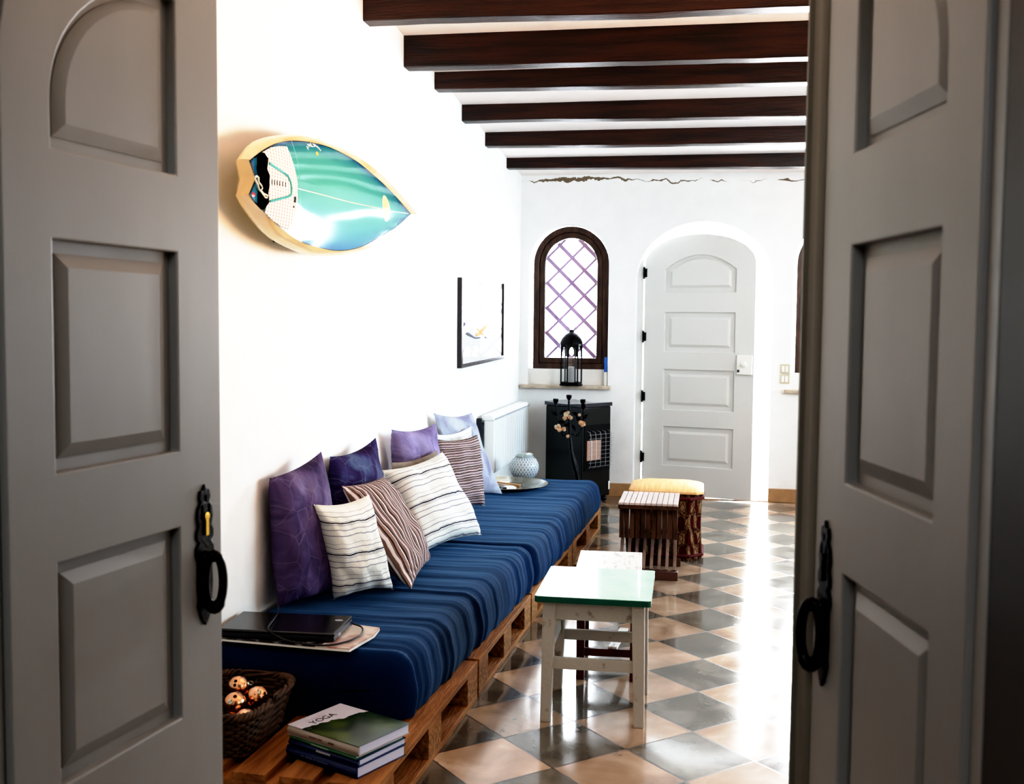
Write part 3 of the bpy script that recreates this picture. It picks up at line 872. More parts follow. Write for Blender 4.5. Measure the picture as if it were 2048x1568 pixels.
def patch(name, pts, lift, m, rings_=5, par=None):
    bm = bmesh.new(); uvl = bm.loops.layers.uv.new('UVMap')
    cyy = sum(p[0] for p in pts)/len(pts); czz = sum(p[1] for p in pts)/len(pts)
    # subdivide edges
    P2 = []
    for a, b in zip(pts, pts[1:]+pts[:1]):
        for k in range(3): P2.append((a[0]+(b[0]-a[0])*k/3, a[1]+(b[1]-a[1])*k/3))
    R_ = []
    for j in range(rings_):
        t = 1-j/rings_
        R_.append([bm.verts.new((dx_(cyy+(y-cyy)*t, czz+(z-czz)*t)+lift, cyy+(y-cyy)*t, czz+(z-czz)*t)) for y, z in P2])
    cv = bm.verts.new((dx_(cyy, czz)+lift, cyy, czz))
    base = [bm.verts.new((v.co.x-lift, v.co.y, v.co.z)) for v in R_[0]]
    m_ = len(P2)
    for k in range(m_): bm.faces.new((base[k], base[(k+1)%m_], R_[0][(k+1)%m_], R_[0][k]))
    for a, b in zip(R_, R_[1:]):
        for k in range(m_): bm.faces.new((a[k], a[(k+1)%m_], b[(k+1)%m_], b[k]))
    for k in range(m_): bm.faces.new((R_[-1][k], R_[-1][(k+1)%m_], cv))
    return finish(name, bm, m, par or sb)
def strip(name, pts, w, lift, m, par=None, closed=False):
    bm = bmesh.new()
    Q = []
    for a, b in zip(pts, pts[1:]):
        kk = max(2, int(math.dist(a, b)/.03))
        for k in range(kk): Q.append((a[0]+(b[0]-a[0])*k/kk, a[1]+(b[1]-a[1])*k/kk))
    Q.append(pts[-1])
    tube(bm, [(dx_(y, z)+lift, y, z) for y, z in Q], w, 6)
    return finish(name, bm, m, par or sb, smooth=60)
def pad_mat():
    m, N, L, P = nm('white_ribbed_foam_pad')
    P.inputs['Roughness'].default_value = .8
    g = N.new('ShaderNodeNewGeometry'); sp = N.new('ShaderNodeSeparateXYZ'); L.new(g.outputs['Position'], sp.inputs[0])
    a = math_(N, L, 'FRACT', math_(N, L, 'MULTIPLY', sp.outputs['Y'], 48)); b = math_(N, L, 'FRACT', math_(N, L, 'MULTIPLY', sp.outputs['Z'], 95))
    k = math_(N, L, 'MULTIPLY', math_(N, L, 'GREATER_THAN', a, .62), math_(N, L, 'GREATER_THAN', b, .35))
    mx = N.new('ShaderNodeMix'); mx.data_type = 'RGBA'; L.new(k, mx.inputs[0]); mx.inputs[6].default_value = (.74, .69, .64, 1); mx.inputs[7].default_value = (.45, .33, .30, 1)
    L.new(mx.outputs[2], P.inputs['Base Color']); return m
M_pad = pad_mat()
pad = patch('traction_pad', [z1(*p) for p in [(510,300),(600,250),(690,236),(765,240),(800,380),(830,540),(845,650),(845,850),(825,1030),(795,1175),(700,1130),(620,1070),(530,980),(545,860),(528,760),(545,650),(545,570),(512,480)]], .004, M_pad, 7)
patch('kick_tail', [z1(*p) for p in [(450,340),(500,310),(535,375),(508,400),(512,480),(547,570),(543,680),(528,760),(540,870),(500,950),(455,900),(445,780),(470,640),(438,480)]], .010, M_pad_black, 4)
strip('pad_groove', [z1(*p) for p in [(555,430),(670,515),(740,570),(770,640),(780,700),(775,780),(740,805),(560,855)]], .0045, .0045, M_teal, pad)
for (x, y, w, h) in [(585,640,3,5),(610,645,3,5),(635,650,3,5),(660,655,3,5),(690,660,3,5),(720,668,3,5)]:
    strip('pad_slot', [z1(x, y-28), z1(x, y+28)], .0022, .0035, M_pad_black, pad)
for pts in ([(812,800),(812,870)], [(822,805),(822,868)], [(808,905),(812,925)]):
    strip('pad_mark', [z1(*p) for p in pts], .003, .004, M_black_ink, pad)
strip('stringer', [z1(860,712), z2(0,782), z2(300,862), z2(670,940), z2(850,972), z2(1005,990)], .0018, .0006, M_rail)
strip('deck_seam', [z1(835,180), z1(865,400), z1(880,720), z1(880,1000), z1(860,1230)], .0015, .0002, mat('pale_resin_line', (.3, .65, .6), rough=.2))
lg = patch('logo_oval', [z2(735+46*math.cos(t)+ -14*math.sin(t)*-1*.9, 935+150*math.sin(t)+8*math.cos(t)) for t in [2*PI*k/16 for k in range(16)]], .0012, mat('cream_decal', (.62, .55, .30), rough=.3), 3)
patch('logo_centre', [z2(735+26*math.cos(t)+12*math.sin(t), 935+110*math.sin(t)) for t in [2*PI*k/14 for k in range(14)]], .002, mat('gold_decal', (.60, .38, .10), (.7, .55, .3), scale=60, rough=.4), 3, lg)
# small arched white lettering near the top rail
for k, pts in enumerate([[(990,235),(1000,275)], [(1000,215),(1020,232),(1008,252)], [(1022,212),(1036,240)], [(1040,203),(1046,240),(1060,242)], [(1066,206),(1085,240)], [(1086,215),(1074,245)], [(1092,222),(1112,252)], [(1112,238),(1142,288)]]):
    strip('logo_lettering', [z1(*p) for p in pts], .0022, .001, M_white_ink)
strip('logo_mark', [z1(1040,180), z1(1044,200)], .002, .001, M_gold_ink)
patch('logo_drop', [z1(1095+14*math.cos(t), 320+24*math.sin(t)) for t in [2*PI*k/10 for k in range(10)]], .001, M_gold_ink, 2)
patch('leash_plug', [z1(405+20*math.cos(t), 780+28*math.sin(t)) for t in [2*PI*k/12 for k in range(12)]], .002, M_redspot, 2)
strip('leash_cord', [z1(*p) for p in [(400,590),(420,570),(440,590),(440,640),(465,680),(470,710),(455,730),(480,770),(520,790),(515,815),(495,810),(470,770),(440,720),(430,670),(410,620),(400,590)]], .0035, .009, M_leash)
for yy, zz in ((3.75, 1.70), (4.45, 1.72)):      # wall brackets behind the board
    bm = bmesh.new(); box(bm, wx(yy)-.01, XO-.03, yy-.012, yy+.012, zz-.012, zz+.012); finish('bracket', bm, M_dark, sb)

# ------------------------------------------------------------------ framed picture
pf = thing('picture_frame', 'black framed picture with orange and yellow shapes under glass on the left wall', 'picture')
def wallbox(y0, y1, z0, z1, d0, d1):
    bm = bmesh.new(); vs = box(bm, 0, 1, y0, y1, z0, z1)
    for v in vs: v.co.x = wx(v.co.y) + (d0 if v.co.x < .5 else d1)
    return bm
yA, yB = 6.56, 7.93
za, zb_ = lambda y: 1.115+.015*(y-6.5), lambda y: 1.68+.028*(y-6.5)
bm = bmesh.new()
for (a, b, c, d) in ((yA, yA+.035, 0, 1), (yB-.035, yB, 0, 1)):
    vs = box(bm, 0, 1, a, b, 0, 1)
    for v in vs: v.co.z = zb_(v.co.y) if v.co.z > .5 else za(v.co.y)
for top in (0, 1):
    vs = box(bm, 0, 1, yA+.035, yB-.035, 0, 1)
    for v in vs:
        q = zb_(v.co.y) if top else za(v.co.y)
        if top: v.co.z = q if v.co.z > .5 else q-.025
        else: v.co.z = q+.025 if v.co.z > .5 else q
for v in bm.verts: v.co.x = wx(v.co.y) + (.002 if v.co.x < .5 else .03)
finish('frame', bm, mat('dark_picture_moulding', (.03, .018, .02), rough=.25), pf)
bm = bmesh.new(); vs = box(bm, 0, 1, yA+.02, yB-.02, 0, 1)
for v in vs:
    v.co.z = zb_(v.co.y)-.012 if v.co.z > .5 else za(v.co.y)+.012; v.co.x = wx(v.co.y)+(.003 if v.co.x < .5 else .012)
prt = finish('print', bm, mat('white_art_paper', (.85, .83, .80), rough=.6), pf)
def pshape(name, pts, m, d=.0135):
    bm = bmesh.new(); prism(bm, [pts], .0, .001, lambda a, b, c: V((wx(a)+d+c, a, b))); finish(name, bm, m, prt)
cm = lambda n_, c: mat(n_, c, rough=.5)
pshape('orange_shape', [(7.02, 1.31), (7.40, 1.32), (7.36, 1.36), (7.34, 1.42), (7.22, 1.44), (7.08, 1.42), (7.05, 1.36)], cm('orange_ink', (.85, .35, .03)))
pshape('red_shape', [(7.50, 1.31), (7.75, 1.31), (7.56, 1.36)], cm('red_ink', (.55, .12, .10)))
pshape('dark_line', [(6.70, 1.38), (6.80, 1.34), (7.00, 1.305), (7.45, 1.305), (7.45, 1.295), (7.00, 1.295), (6.78, 1.32), (6.68, 1.35)], cm('dark_blue_ink', (.05, .05, .10)))
pshape('dark_corner', [(6.64, 1.36), (6.72, 1.36), (6.72, 1.40), (6.64, 1.41)], cm('dark_ink', (.04, .04, .08)))
pshape('lower_corner', [(6.64, 1.215), (6.72, 1.22), (6.72, 1.226), (6.648, 1.223), (6.648, 1.25), (6.64, 1.25)], cm('dark_grey_ink', (.04, .04, .08)))
bm = bmesh.new(); vs = box(bm, 0, 1, yA+.03, yB-.03, 0, 1)
for v in vs:
    v.co.z = zb_(v.co.y)-.02 if v.co.z > .5 else za(v.co.y)+.02; v.co.x = wx(v.co.y)+(.019 if v.co.x < .5 else .021)
finish('glass', bm, M_pglass, pf)

# ------------------------------------------------------------------ radiator
rd = thing('radiator', 'white finned wall radiator behind the far end of the daybed', 'radiator', (0, 0, 0))
nf = 15; yR0, yR1 = 7.15, 8.52; st = (yR1-yR0)/nf
for k in range(nf):
    y = yR0 + st*(k+.5); xw = wx(y)
    bm = bmesh.new()
    box(bm, xw+.045, xw+.118, y-st/2+.004, y+st/2-.004, .375, .735)
    # rounded hood
    vs = box(bm, xw+.028, xw+.123, y-st/2+.0015, y+st/2-.0015, .735, .772)
    for v in vs:
        if v.co.z > .75 and v.co.x > xw+.1: v.co.x -= .02
    finish('section', bm, M_rad, rd, bevel=.006)
bm = bmesh.new()
for k in range(nf*2):
    y = yR0 + (yR1-yR0)*(k+.5)/(nf*2); xw = wx(y)
    box(bm, xw+.1225, xw+.1245, y-.012, y+.012, .742, .752)
finish('vent_slots', bm, M_grey_ink, rd)
bm = bmesh.new(); tube(bm, [(wx(7.15)+.07, 7.16, .385), (wx(7.15)+.08, 8.0, .385), (wx(7.15)+.09, 8.50, .385)], .014, 10); finish('lower_pipe', bm, M_rad, rd, smooth=40)
bm = bmesh.new(); box(bm, wx(7.14)+.003, wx(7.14)+.036, 7.115, 7.148, .40, .755); box(bm, wx(7.14)+.01, wx(7.14)+.03, 7.148, 8.4, .70, .72); finish('bracket', bm, M_dark, rd, bevel=.006)

# ------------------------------------------------------------------ ginger jar
def jar_mat():
    m, N, L, P = nm('patterned_porcelain')
    P.inputs['Roughness'].default_value = .22
    tc = N.new('ShaderNodeTexCoord'); sp = N.new('ShaderNodeSeparateXYZ'); L.new(tc.outputs['Object'], sp.inputs[0])
    at = N.new('ShaderNodeMath'); at.operation = 'ARCTAN2'; L.new(sp.outputs['Y'], at.inputs[0]); L.new(sp.outputs['X'], at.inputs[1])
    a = math_(N, L, 'SINE', math_(N, L, 'MULTIPLY', at.outputs[0], 26)); b = math_(N, L, 'SINE', math_(N, L, 'MULTIPLY', sp.outputs['Z'], 190))
    c = math_(N, L, 'SINE', math_(N, L, 'MULTIPLY', sp.outputs['Z'], 570))
    k = math_(N, L, 'GREATER_THAN', math_(N, L, 'MULTIPLY_ADD', c, .35, math_(N, L, 'MULTIPLY', a, b)), .25)
    mx = N.new('ShaderNodeMix'); mx.data_type = 'RGBA'; L.new(k, mx.inputs[0]); mx.inputs[6].default_value = (.52, .55, .55, 1); mx.inputs[7].default_value = (.20, .24, .30, 1)
    L.new(mx.outputs[2], P.inputs['Base Color']); return m
jr = thing('ginger_jar', 'round lidded porcelain jar with grey blue pattern between the silver tray and the radiator', 'jar', (-1.165, 7.14, .349))
bm = bmesh.new(); lathe(bm, [(0, 0), (.055, 0), (.062, .006), (.088, .035), (.1, .07), (.098, .105), (.080, .138), (.055, .153), (0, .153)], 36)
finish('body', bm, jar_mat(), jr, smooth=50)
bm = bmesh.new(); lathe(bm, [(0, .150), (.060, .150), (.063, .156), (.050, .168), (.028, .174), (.010, .176), (0, .178)], 30)
finish('lid', bm, mat('grey_green_glaze', (.30, .37, .37), rough=.2), jr, smooth=50)
bm = bmesh.new(); tube(bm, [(.0, -.062, .150), (.0, -.060, .168), (.02, -.045, .180), (.045, -.025, .178), (.062, 0, .168), (.066, .01, .152)], .003, 8); finish('cord_handle', bm, M_silver, jr, smooth=50)

# ------------------------------------------------------------------ silver tray and things on it
tr = thing('silver_tray', 'round engraved silver tray lying on the far mattress', 'tray', (-1.225, 6.755, .350))
bm = bmesh.new(); lathe(bm, [(0, 0), (.19, 0), (.215, .004), (.265, .024), (.278, .028), (.282, .026), (.278, .022), (.262, .018), (.21, -.003), (0, -.003)], 64)
finish('plate', bm, M_silver, tr, smooth=40)
mb = thing('matchbox', 'small white box with a black end on the silver tray', 'box', (-1.18, 6.60, .354), .5)
finish('sleeve', B(-.045, .045, -.035, .035, 0, .022), M_white, mb, bevel=.001)
finish('end_label', B(-.0455, -.02, -.0357, .0357, .0005, .0226), M_black, mb)
tag(finish('wooden_stick', B(-.10, .10, -.009, .009, 0, .010), mat('orange_wood', (.45, .22, .08), rough=.4), bevel=.002, loc=(-1.22, 6.83, .354)), 'slim orange brown wooden stick lying on the silver tray', 'stick').rotation_euler = (0, 0, -.5)

# ------------------------------------------------------------------ gas heater
hA, hB, hC = V((-1.22, 8.42, 0)), V((-.885, 8.185, 0)), V((-.69, 8.45, 0))
ux = (hC-hB).normalized()
ang = math.atan2(ux.y, ux.x)
ht = thing('gas_heater', 'black portable gas heater standing in the corner under the arched window', 'heater', tuple(hB), ang)
fwid = (hC-hB).length; dep = .40
# local: x along the front, +y into the body
bm = bmesh.new(); box(bm, 0, fwid, .0, dep, .05, .76); finish('body', bm, M_black, ht, bevel=.012)
bm = bmesh.new(); n_ = 10; rows = []
for k in range(n_+1):
    y = -.006+(dep+.012)*k/n_; z = .775 - .012*math.sin(PI*k/n_)
    rows.append([bm.verts.new(p) for p in [(-.006, y, .76), (-.006, y, z+.014), (fwid+.006, y, z+.014), (fwid+.006, y, .76)]])
for a, b in zip(rows, rows[1:]):
    for k in range(4): bm.faces.new((a[k], a[(k+1)%4], b[(k+1)%4], b[k]))
bm.faces.new(rows[0]); bm.faces.new(rows[-1][::-1]); finish('top_panel', bm, M_heater_top, ht)
finish('recess', B(.02, fwid-.012, -.004, .01, .26, .62), mat('matt_black_recess', (.004, .004, .004), rough=.9), ht)
finish('burner_plaque', B(.045, .20, -.010, -.003, .345, .50), M_ceramic, ht)
finish('plaque_seam', B(.092, .098, -.012, -.009, .345, .50), M_white, ht); finish('plaque_seam', B(.145, .151, -.012, -.009, .345, .50), M_white, ht)
bm = bmesh.new()
for k in range(5):
    x = .05+.058*k; tube(bm, [(x, .0, .575), (x, -.035, .565), (x, -.042, .54), (x, -.042, .32), (x, -.035, .29), (x, .0, .28)], .002, 6)
for k in range(9):
    z = .30+.031*k; tube(bm, [(.03, -.042, z), (fwid-.02, -.042, z)], .0014, 6)
finish('wire_guard', bm, M_chrome, ht, smooth=50)
finish('rating_label', B(fwid-.022, fwid-.008, -.003, -.0005, .10, .165), M_white, ht)
for x in (.03, fwid-.03):
    for y in (.04, dep-.04):
        bm = bmesh.new(); lathe(bm, [(0, -.012), (.022, -.012), (.025, -.006), (.025, .006), (.022, .012), (0, .012)], 14, M=Matrix.Translation((x, y, .0251)) @ Matrix.Rotation(PI/2, 4, 'Y'))
        bar(bm, (x, y, .025), (x, y, .055), .02, .012); finish('castor', bm, M_black, ht, smooth=40)

# ------------------------------------------------------------------ flowered candelabra
cd = thing('candelabra', 'black three armed metal candle holder with cream and orange flowers, before the heater', 'candle holder', (-.905, 7.62, 0))
bm = bmesh.new()
lathe(bm, [(0, 0), (.10, 0), (.105, .008), (.06, .02), (.02, .04), (0, .045)], 20)
tube(bm, [(0, 0, .03), (.02, 0, .14), (.05, -.005, .26), (.035, -.01, .38), (.005, -.01, .48), (-.01, 0, .60), (-.022, 0, .75), (-.02, 0, .85)], [.012, .011, .013, .02, .014, .012, .009, .007], 10)
tube(bm, [(.06, -.02, .27), (.035, -.03, .36), (.015, -.03, .45), (0, -.02, .5)], [.004, .014, .018, .008], 8)
finish('stem', bm, M_iron, cd, smooth=50)
def cup(x, z, y=0):
    bm = bmesh.new(); lathe(bm, [(0, 0), (.006, 0), (.009, .012), (.005, .022), (.010, .03), (.019, .042), (.020, .065), (.016, .066), (.014, .05), (0, .05)], 16, (x, y, z))
    return bm
for x, z, a in ((-.115, .80, [(-.01, 0, .62), (-.06, 0, .60), (-.11, .01, .68), (-.115, 0, .80)]), (-.02, .83, [(-.02, 0, .75), (-.02, 0, .83)]), (.08, .80, [(-.01, 0, .62), (.04, 0, .60), (.085, .01, .68), (.08, 0, .80)])):
    bm = bmesh.new(); tube(bm, a, .006, 8); arm = finish('arm', bm, M_iron, cd, smooth=50)
    finish('candle_cup', cup(x, z), M_iron, arm, smooth=40)
finish('lower_cup', cup(.085, .765, -.01), M_iron, cd, smooth=40)
random.seed(3)
for (x, z, s, m_) in [(-.035, .755, .020, M_flower), (-.005, .735, .019, M_flower), (-.045, .728, .016, M_flower), (-.02, .77, .012, M_flower), (-.095, .665, .024, M_flower), (-.08, .645, .018, M_flower2), (-.05, .65, .018, M_flower2), (.085, .69, .022, M_flower2), (.07, .70, .018, M_flower), (.06, .755, .012, M_flower), (-.02, .60, .014, M_flower2)]:
    bm = bmesh.new()
    for k in range(6):
        a = 2*PI*k/6 + random.random()
        lathe(bm, [(0, -.3*s), (.35*s, -.2*s), (.5*s, 0), (.4*s, .22*s), (0, .3*s)], 8, M=Matrix.Translation((x+.5*s*math.cos(a), -.03-.2*s, z+.5*s*math.sin(a))) @ Matrix.Rotation(PI/2, 4, 'X'))
    lathe(bm, [(0, -.3*s), (.3*s, 0), (0, .35*s)], 8, (x, -.034-.3*s, z))
    finish('flower', bm, m_, cd, smooth=50)
for (x, z, a, s) in [(-.12, .76, .6, .03), (-.06, .77, -.6, .03), (.03, .76, .4, .03), (.10, .74, -.8, .03), (.055, .72, .9, .035), (-.07, .70, .2, .03), (.02, .66, 1.2, .03), (-.03, .68, -.4, .03)]:
    bm = bmesh.new()
    M_ = Matrix.Translation((x, -.02, z)) @ Matrix.Rotation(a, 4, 'Y') @ Matrix.Rotation(PI/2, 4, 'X')
    vs = [bm.verts.new(M_ @ V(p)) for p in [(-s, 0, 0), (-s*.3, s*.4, .003), (s*.4, s*.35, .004), (s, 0, 0), (s*.4, -s*.35, .004), (-s*.3, -s*.4, .003)]]
    bm.faces.new(vs); finish('leaf', bm, M_iron, cd)

# ------------------------------------------------------------------ lantern on the sill
ln = thing('lantern', 'black hexagonal metal lantern with domed top standing on the left window sill', 'lantern', (-1.035, 8.655, .9), .25)
def hexr(r, z, rot=0): return [V((r*math.cos(PI/3*k+rot), r*math.sin(PI/3*k+rot), z)) for k in range(6)]
bm = bmesh.new(); lathe(bm, [(0, 0), (.094, 0), (.094, .012), (.084, .02), (0, .02)], 6); finish('base', bm, M_iron, ln)
bm = bmesh.new()
for k in range(6):
    a = PI/3*k; p = (.083*math.cos(a), .083*math.sin(a)); bar(bm, (*p, .02), (*p, .34), .011, .011)
for z in (.026, .335):
    h_ = hexr(.083, z)
    for k in range(6): bar(bm, h_[k], h_[(k+1)%6], .010, .010)
finish('cage', bm, M_iron, ln)
bm = bmesh.new()
for k in range(6):     # pierced arch plates at the top of each side
    a0, a1 = hexr(.081, 0)[k], hexr(.081, 0)[(k+1)%6]; w = (a1-a0).length; e = (a1-a0).normalized()
    fr = lambda a, b, c, a0=a0, e=e: a0 + e*a + V((0, 0, b)) + V((e.y, -e.x, 0))*c
    arch = [(w*.16, .235)] + [(w/2 - w*.34*math.cos(PI*j/8), .27+.045*math.sin(PI*j/8)) for j in range(9)] + [(w*.84, .235)]
    prism(bm, [[(0, .235), *arch, (w, .235), (w, .34), (0, .34)]], 0, .002, fr)
finish('pierced_arches', bm, M_iron, ln)
bm = bmesh.new()
for k in range(6):
    a0, a1 = hexr(.078, .03)[k], hexr(.078, .03)[(k+1)%6]
    vs = [bm.verts.new(p) for p in (a0, a1, a1+V((0, 0, .3)), a0+V((0, 0, .3)))]; bm.faces.new(vs)
finish('glass_panes', bm, M_glass, ln)
bm = bmesh.new(); lathe(bm, [(0, .338), (.096, .338), (.094, .352), (.080, .385), (.055, .415), (.030, .432), (.022, .437), (.022, .448), (.014, .455), (0, .457)], 24); finish('dome', bm, M_iron, ln, smooth=40)
bm = bmesh.new(); tube(bm, [(.028*math.cos(a), 0, .478+.028*math.sin(a)) for a in [2*PI*k/20 for k in range(20)]], .0035, 8, True); finish('ring', bm, M_iron, ln, smooth=50)
bm = bmesh.new(); lathe(bm, [(0, .02), (.026, .02), (.026, .15), (.02, .155), (0, .152)], 20); finish('candle', bm, mat('grey_wax', (.30, .32, .32), rough=.5), ln, smooth=40)

bt = thing('bottle', 'slim white bottle with blue top at the right end of the left window sill', 'bottle', (-.763, 8.745, .9))
bm = bmesh.new(); lathe(bm, [(0, 0), (.015, 0), (.017, .01), (.017, .10), (.012, .115), (0, .115)], 16); finish('body', bm, M_white, bt, smooth=40)
bm = bmesh.new(); lathe(bm, [(0, .112), (.014, .112), (.014, .215), (.010, .232), (0, .233)], 16); finish('cap', bm, M_blue_plastic, bt, smooth=40)

# ------------------------------------------------------------------ laptop, magazines, cable
mg = thing('magazine', 'open glossy magazine with photographs lying under the laptop', 'magazine', (0, 0, 0))
def quad(bm, pts, z0, z1):
    prism(bm, [pts], z0, z1, lambda a, b, c: V((a, b, c)))
M_mag = mat('printed_page', (.26, .25, .26), (.03, .03, .035), scale=30, rough=.25, thr=(.40, .55))
M_mag2 = mat('illustrated_page', (.62, .56, .50), (.42, .26, .22), scale=9, rough=.3, thr=(.5, .6))
bm = bmesh.new(); quad(bm, [(-1.53, 3.225), (-1.175, 3.20), (-1.16, 3.47), (-1.50, 3.50)], .366, .372); finish('cover', bm, M_mag, mg)
bm = bmesh.new(); quad(bm, [(-1.528, 3.222), (-1.178, 3.197), (-1.163, 3.467), (-1.50, 3.50)], .3602, .366); finish('pages', bm, M_white, mg)
m2 = thing('magazine', 'illustrated magazine sticking out to the right of the laptop', 'magazine', (0, 0, 0))
bm = bmesh.new(); quad(bm, [(-1.19, 3.20), (-1.075, 3.195), (-1.045, 3.36), (-1.05, 3.44), (-1.15, 3.46)], .3662, .371); finish('cover', bm, M_mag2, m2)
bm = bmesh.new(); quad(bm, [(-1.185, 3.197), (-1.073, 3.192), (-1.043, 3.358), (-1.05, 3.44), (-1.15, 3.46)], .3604, .3662); finish('pages', bm, M_white, m2)
lp = thing('laptop', 'closed black laptop on magazines at the near end of the daybed', 'laptop', (-1.338, 3.335, .3722), math.atan2(.02, .40)+.0)
W_, D_ = .385, .215
M_lap = mat('black_laptop_shell', (.010, .011, .013), rough=.22, coat=.3)
finish('base', B(-W_/2, W_/2, -D_/2, D_/2, .003, .019), M_dark, lp, bevel=.003)
finish('lid', B(-W_/2-.001, W_/2+.001, -D_/2-.001, D_/2, .0195, .030), M_lap, lp, bevel=.004)
bm = bmesh.new(); lathe(bm, [(0, .0302), (.012, .0302), (.012, .0308), (0, .0309)], 20, (.165, .045, 0), 1.15, .8); finish('badge', bm, M_grey_ink, lp)
for x in (-.17, .17):
    for y in (-.09, .09): finish('foot', B(x-.01, x+.01, y-.005, y+.005, .0, .004), M_dark, lp)
finish('port', B(W_/2-.001, W_/2+.0015, -.06, -.035, .008, .015), M_grey_ink, lp)
def catm(pts, k=6):
    o = []
    for i in range(len(pts)-1):
        p0, a, b, p3 = V(pts[max(0, i-1)]), V(pts[i]), V(pts[i+1]), V(pts[min(len(pts)-1, i+2)])
        for j in range(k):
            f = j/k; o.append(.5*(2*a + (b-p0)*f + (2*p0-5*a+4*b-p3)*f*f + (3*a-p0-3*b+p3)*f**3))
    o.append(V(pts[-1])); return o
bm = bmesh.new(); tube(bm, catm([(-1.43, 3.48, .42), (-1.40, 3.42, .414), (-1.385, 3.34, .410), (-1.36, 3.23, .409), (-1.325, 3.212, .392), (-1.27, 3.20, .380), (-1.16, 3.195, .376), (-1.10, 3.25, .376), (-1.08, 3.33, .378), (-1.10, 3.40, .380), (-1.14, 3.42, .385)]), .003, 8)
tag(finish('power_cable', bm, M_dark, smooth=60), 'thin black cable looping over the laptop and the magazines', 'cable')

# ------------------------------------------------------------------ books
BX = V((-1.158, 2.888, 0)); bdir = V((-.905+1.158, 2.77-2.888, 0)).normalized(); bang = math.atan2(bdir.y, bdir.x)
def book(name, z0, th, L_, W2_, dx, dy, da, cover, spine, lb, pap=True):
    r = thing('book', lb, 'book', (BX.x+dx, BX.y+dy, z0), bang+da, 'books stacked on the near pallet')
    finish('pages', B(.004, L_-.004, .003, W2_-.003, .0015, th-.0015), M_paper, r)
    o = finish('cover', B(0, L_, .0, W2_, th-.0016, th), cover, r); finish('cover', B(0, L_, 0, W2_, 0, .0016), spine, r)
    bm = bmesh.new(); k = 8; rows = []
    for x in (0, L_):
        rows.append([bm.verts.new((x, .004-.0075*math.sin(PI*j/k), th*j/k)) for j in range(k+1)] + [bm.verts.new((x, .004, th))])
    a, b = rows
    for j in range(len(a)-1): bm.faces.new((a[j], a[j+1], b[j+1], b[j]))
    bm.faces.new(a[::-1]); bm.faces.new(b)
    s = finish('spine', bm, spine, r, smooth=50)
    return r, o, s
M_bblue = mat('blue_book_cover', (.008, .02, .085), rough=.25)
M_bgreen = mat('green_book_cover', (.02, .10, .04), rough=.3)
M_bcream = mat('cream_book_spine', (.36, .31, .27), rough=.35)
def yoga_cover():
    m, N, L, P = nm('yoga_book_cover')
    P.inputs['Roughness'].default_value = .18
    tc = N.new('ShaderNodeTexCoord'); sp = N.new('ShaderNodeSeparateXYZ'); L.new(tc.outputs['Object'], sp.inputs[0])
    n = N.new('ShaderNodeTexNoise'); n.inputs['Scale'].default_value = 22; n.inputs['Detail'].default_value = 8; L.new(tc.outputs['Object'], n.inputs['Vector'])
    n2 = N.new('ShaderNodeTexNoise'); n2.inputs['Scale'].default_value = 9; n2.inputs['Detail'].default_value = 3; L.new(tc.outputs['Object'], n2.inputs['Vector'])
    g = ramp(N, [(.35, (.005, .010, .004)), (.5, (.016, .034, .008)), (.62, (.07, .095, .016)), (.75, (.03, .05, .012))], False); L.new(n2.outputs['Fac'], g.inputs[0])
    lim = math_(N, L, 'MULTIPLY_ADD', sp.outputs['Y'], .22, .062)
    lim = math_(N, L, 'ADD', lim, math_(N, L, 'MULTIPLY', math_(N, L, 'SUBTRACT', n.outputs['Fac'], .5), .06))
    k = math_(N, L, 'GREATER_THAN', sp.outputs['X'], lim)
    mx = N.new('ShaderNodeMix'); mx.data_type = 'RGBA'; L.new(k, mx.inputs[0]); mx.inputs[6].default_value = (.52, .50, .56, 1); L.new(g.outputs[0], mx.inputs[7])
    L.new(mx.outputs[2], P.inputs['Base Color']); return m
z = .1448
b4 = book('b', z, .031, .275, .205, .0, -.006, .0, M_bblue, M_bblue, 'thick dark blue book at the bottom of the stack on the near pallet')
b3 = book('b', z+.0312, .0185, .270, .203, .006, -.003, .015, M_bblue, M_bblue, 'thinner blue book second from the bottom of the stack')
b2 = book('b', z+.0499, .010, .262, .200, .008, .0, -.02, M_bgreen, M_bgreen, 'thin green book directly under the cream yoga book')
b1 = book('b', z+.0601, .029, .279, .216, .0, .002, .0, yoga_cover(), M_bcream, 'cream hardback titled YOGA with a green forest cover, top of the stack')
def text(body, size, mtx, m, par, name='title', ex=.0003):
    cu = bpy.data.curves.new(name, 'FONT'); cu.body = body; cu.size = size; cu.extrude = ex
    o = bpy.data.objects.new('tmp', cu); C.objects.link(o)
    bpy.context.view_layer.update()
    me = bpy.data.meshes.new_from_object(o.evaluated_get(bpy.context.evaluated_depsgraph_get()))
    bpy.data.objects.remove(o)
    me.materials.clear(); me.materials.append(m)
    me.transform(mtx)
    t = bpy.data.objects.new(name, me); C.objects.link(t); t.parent = par
    return t
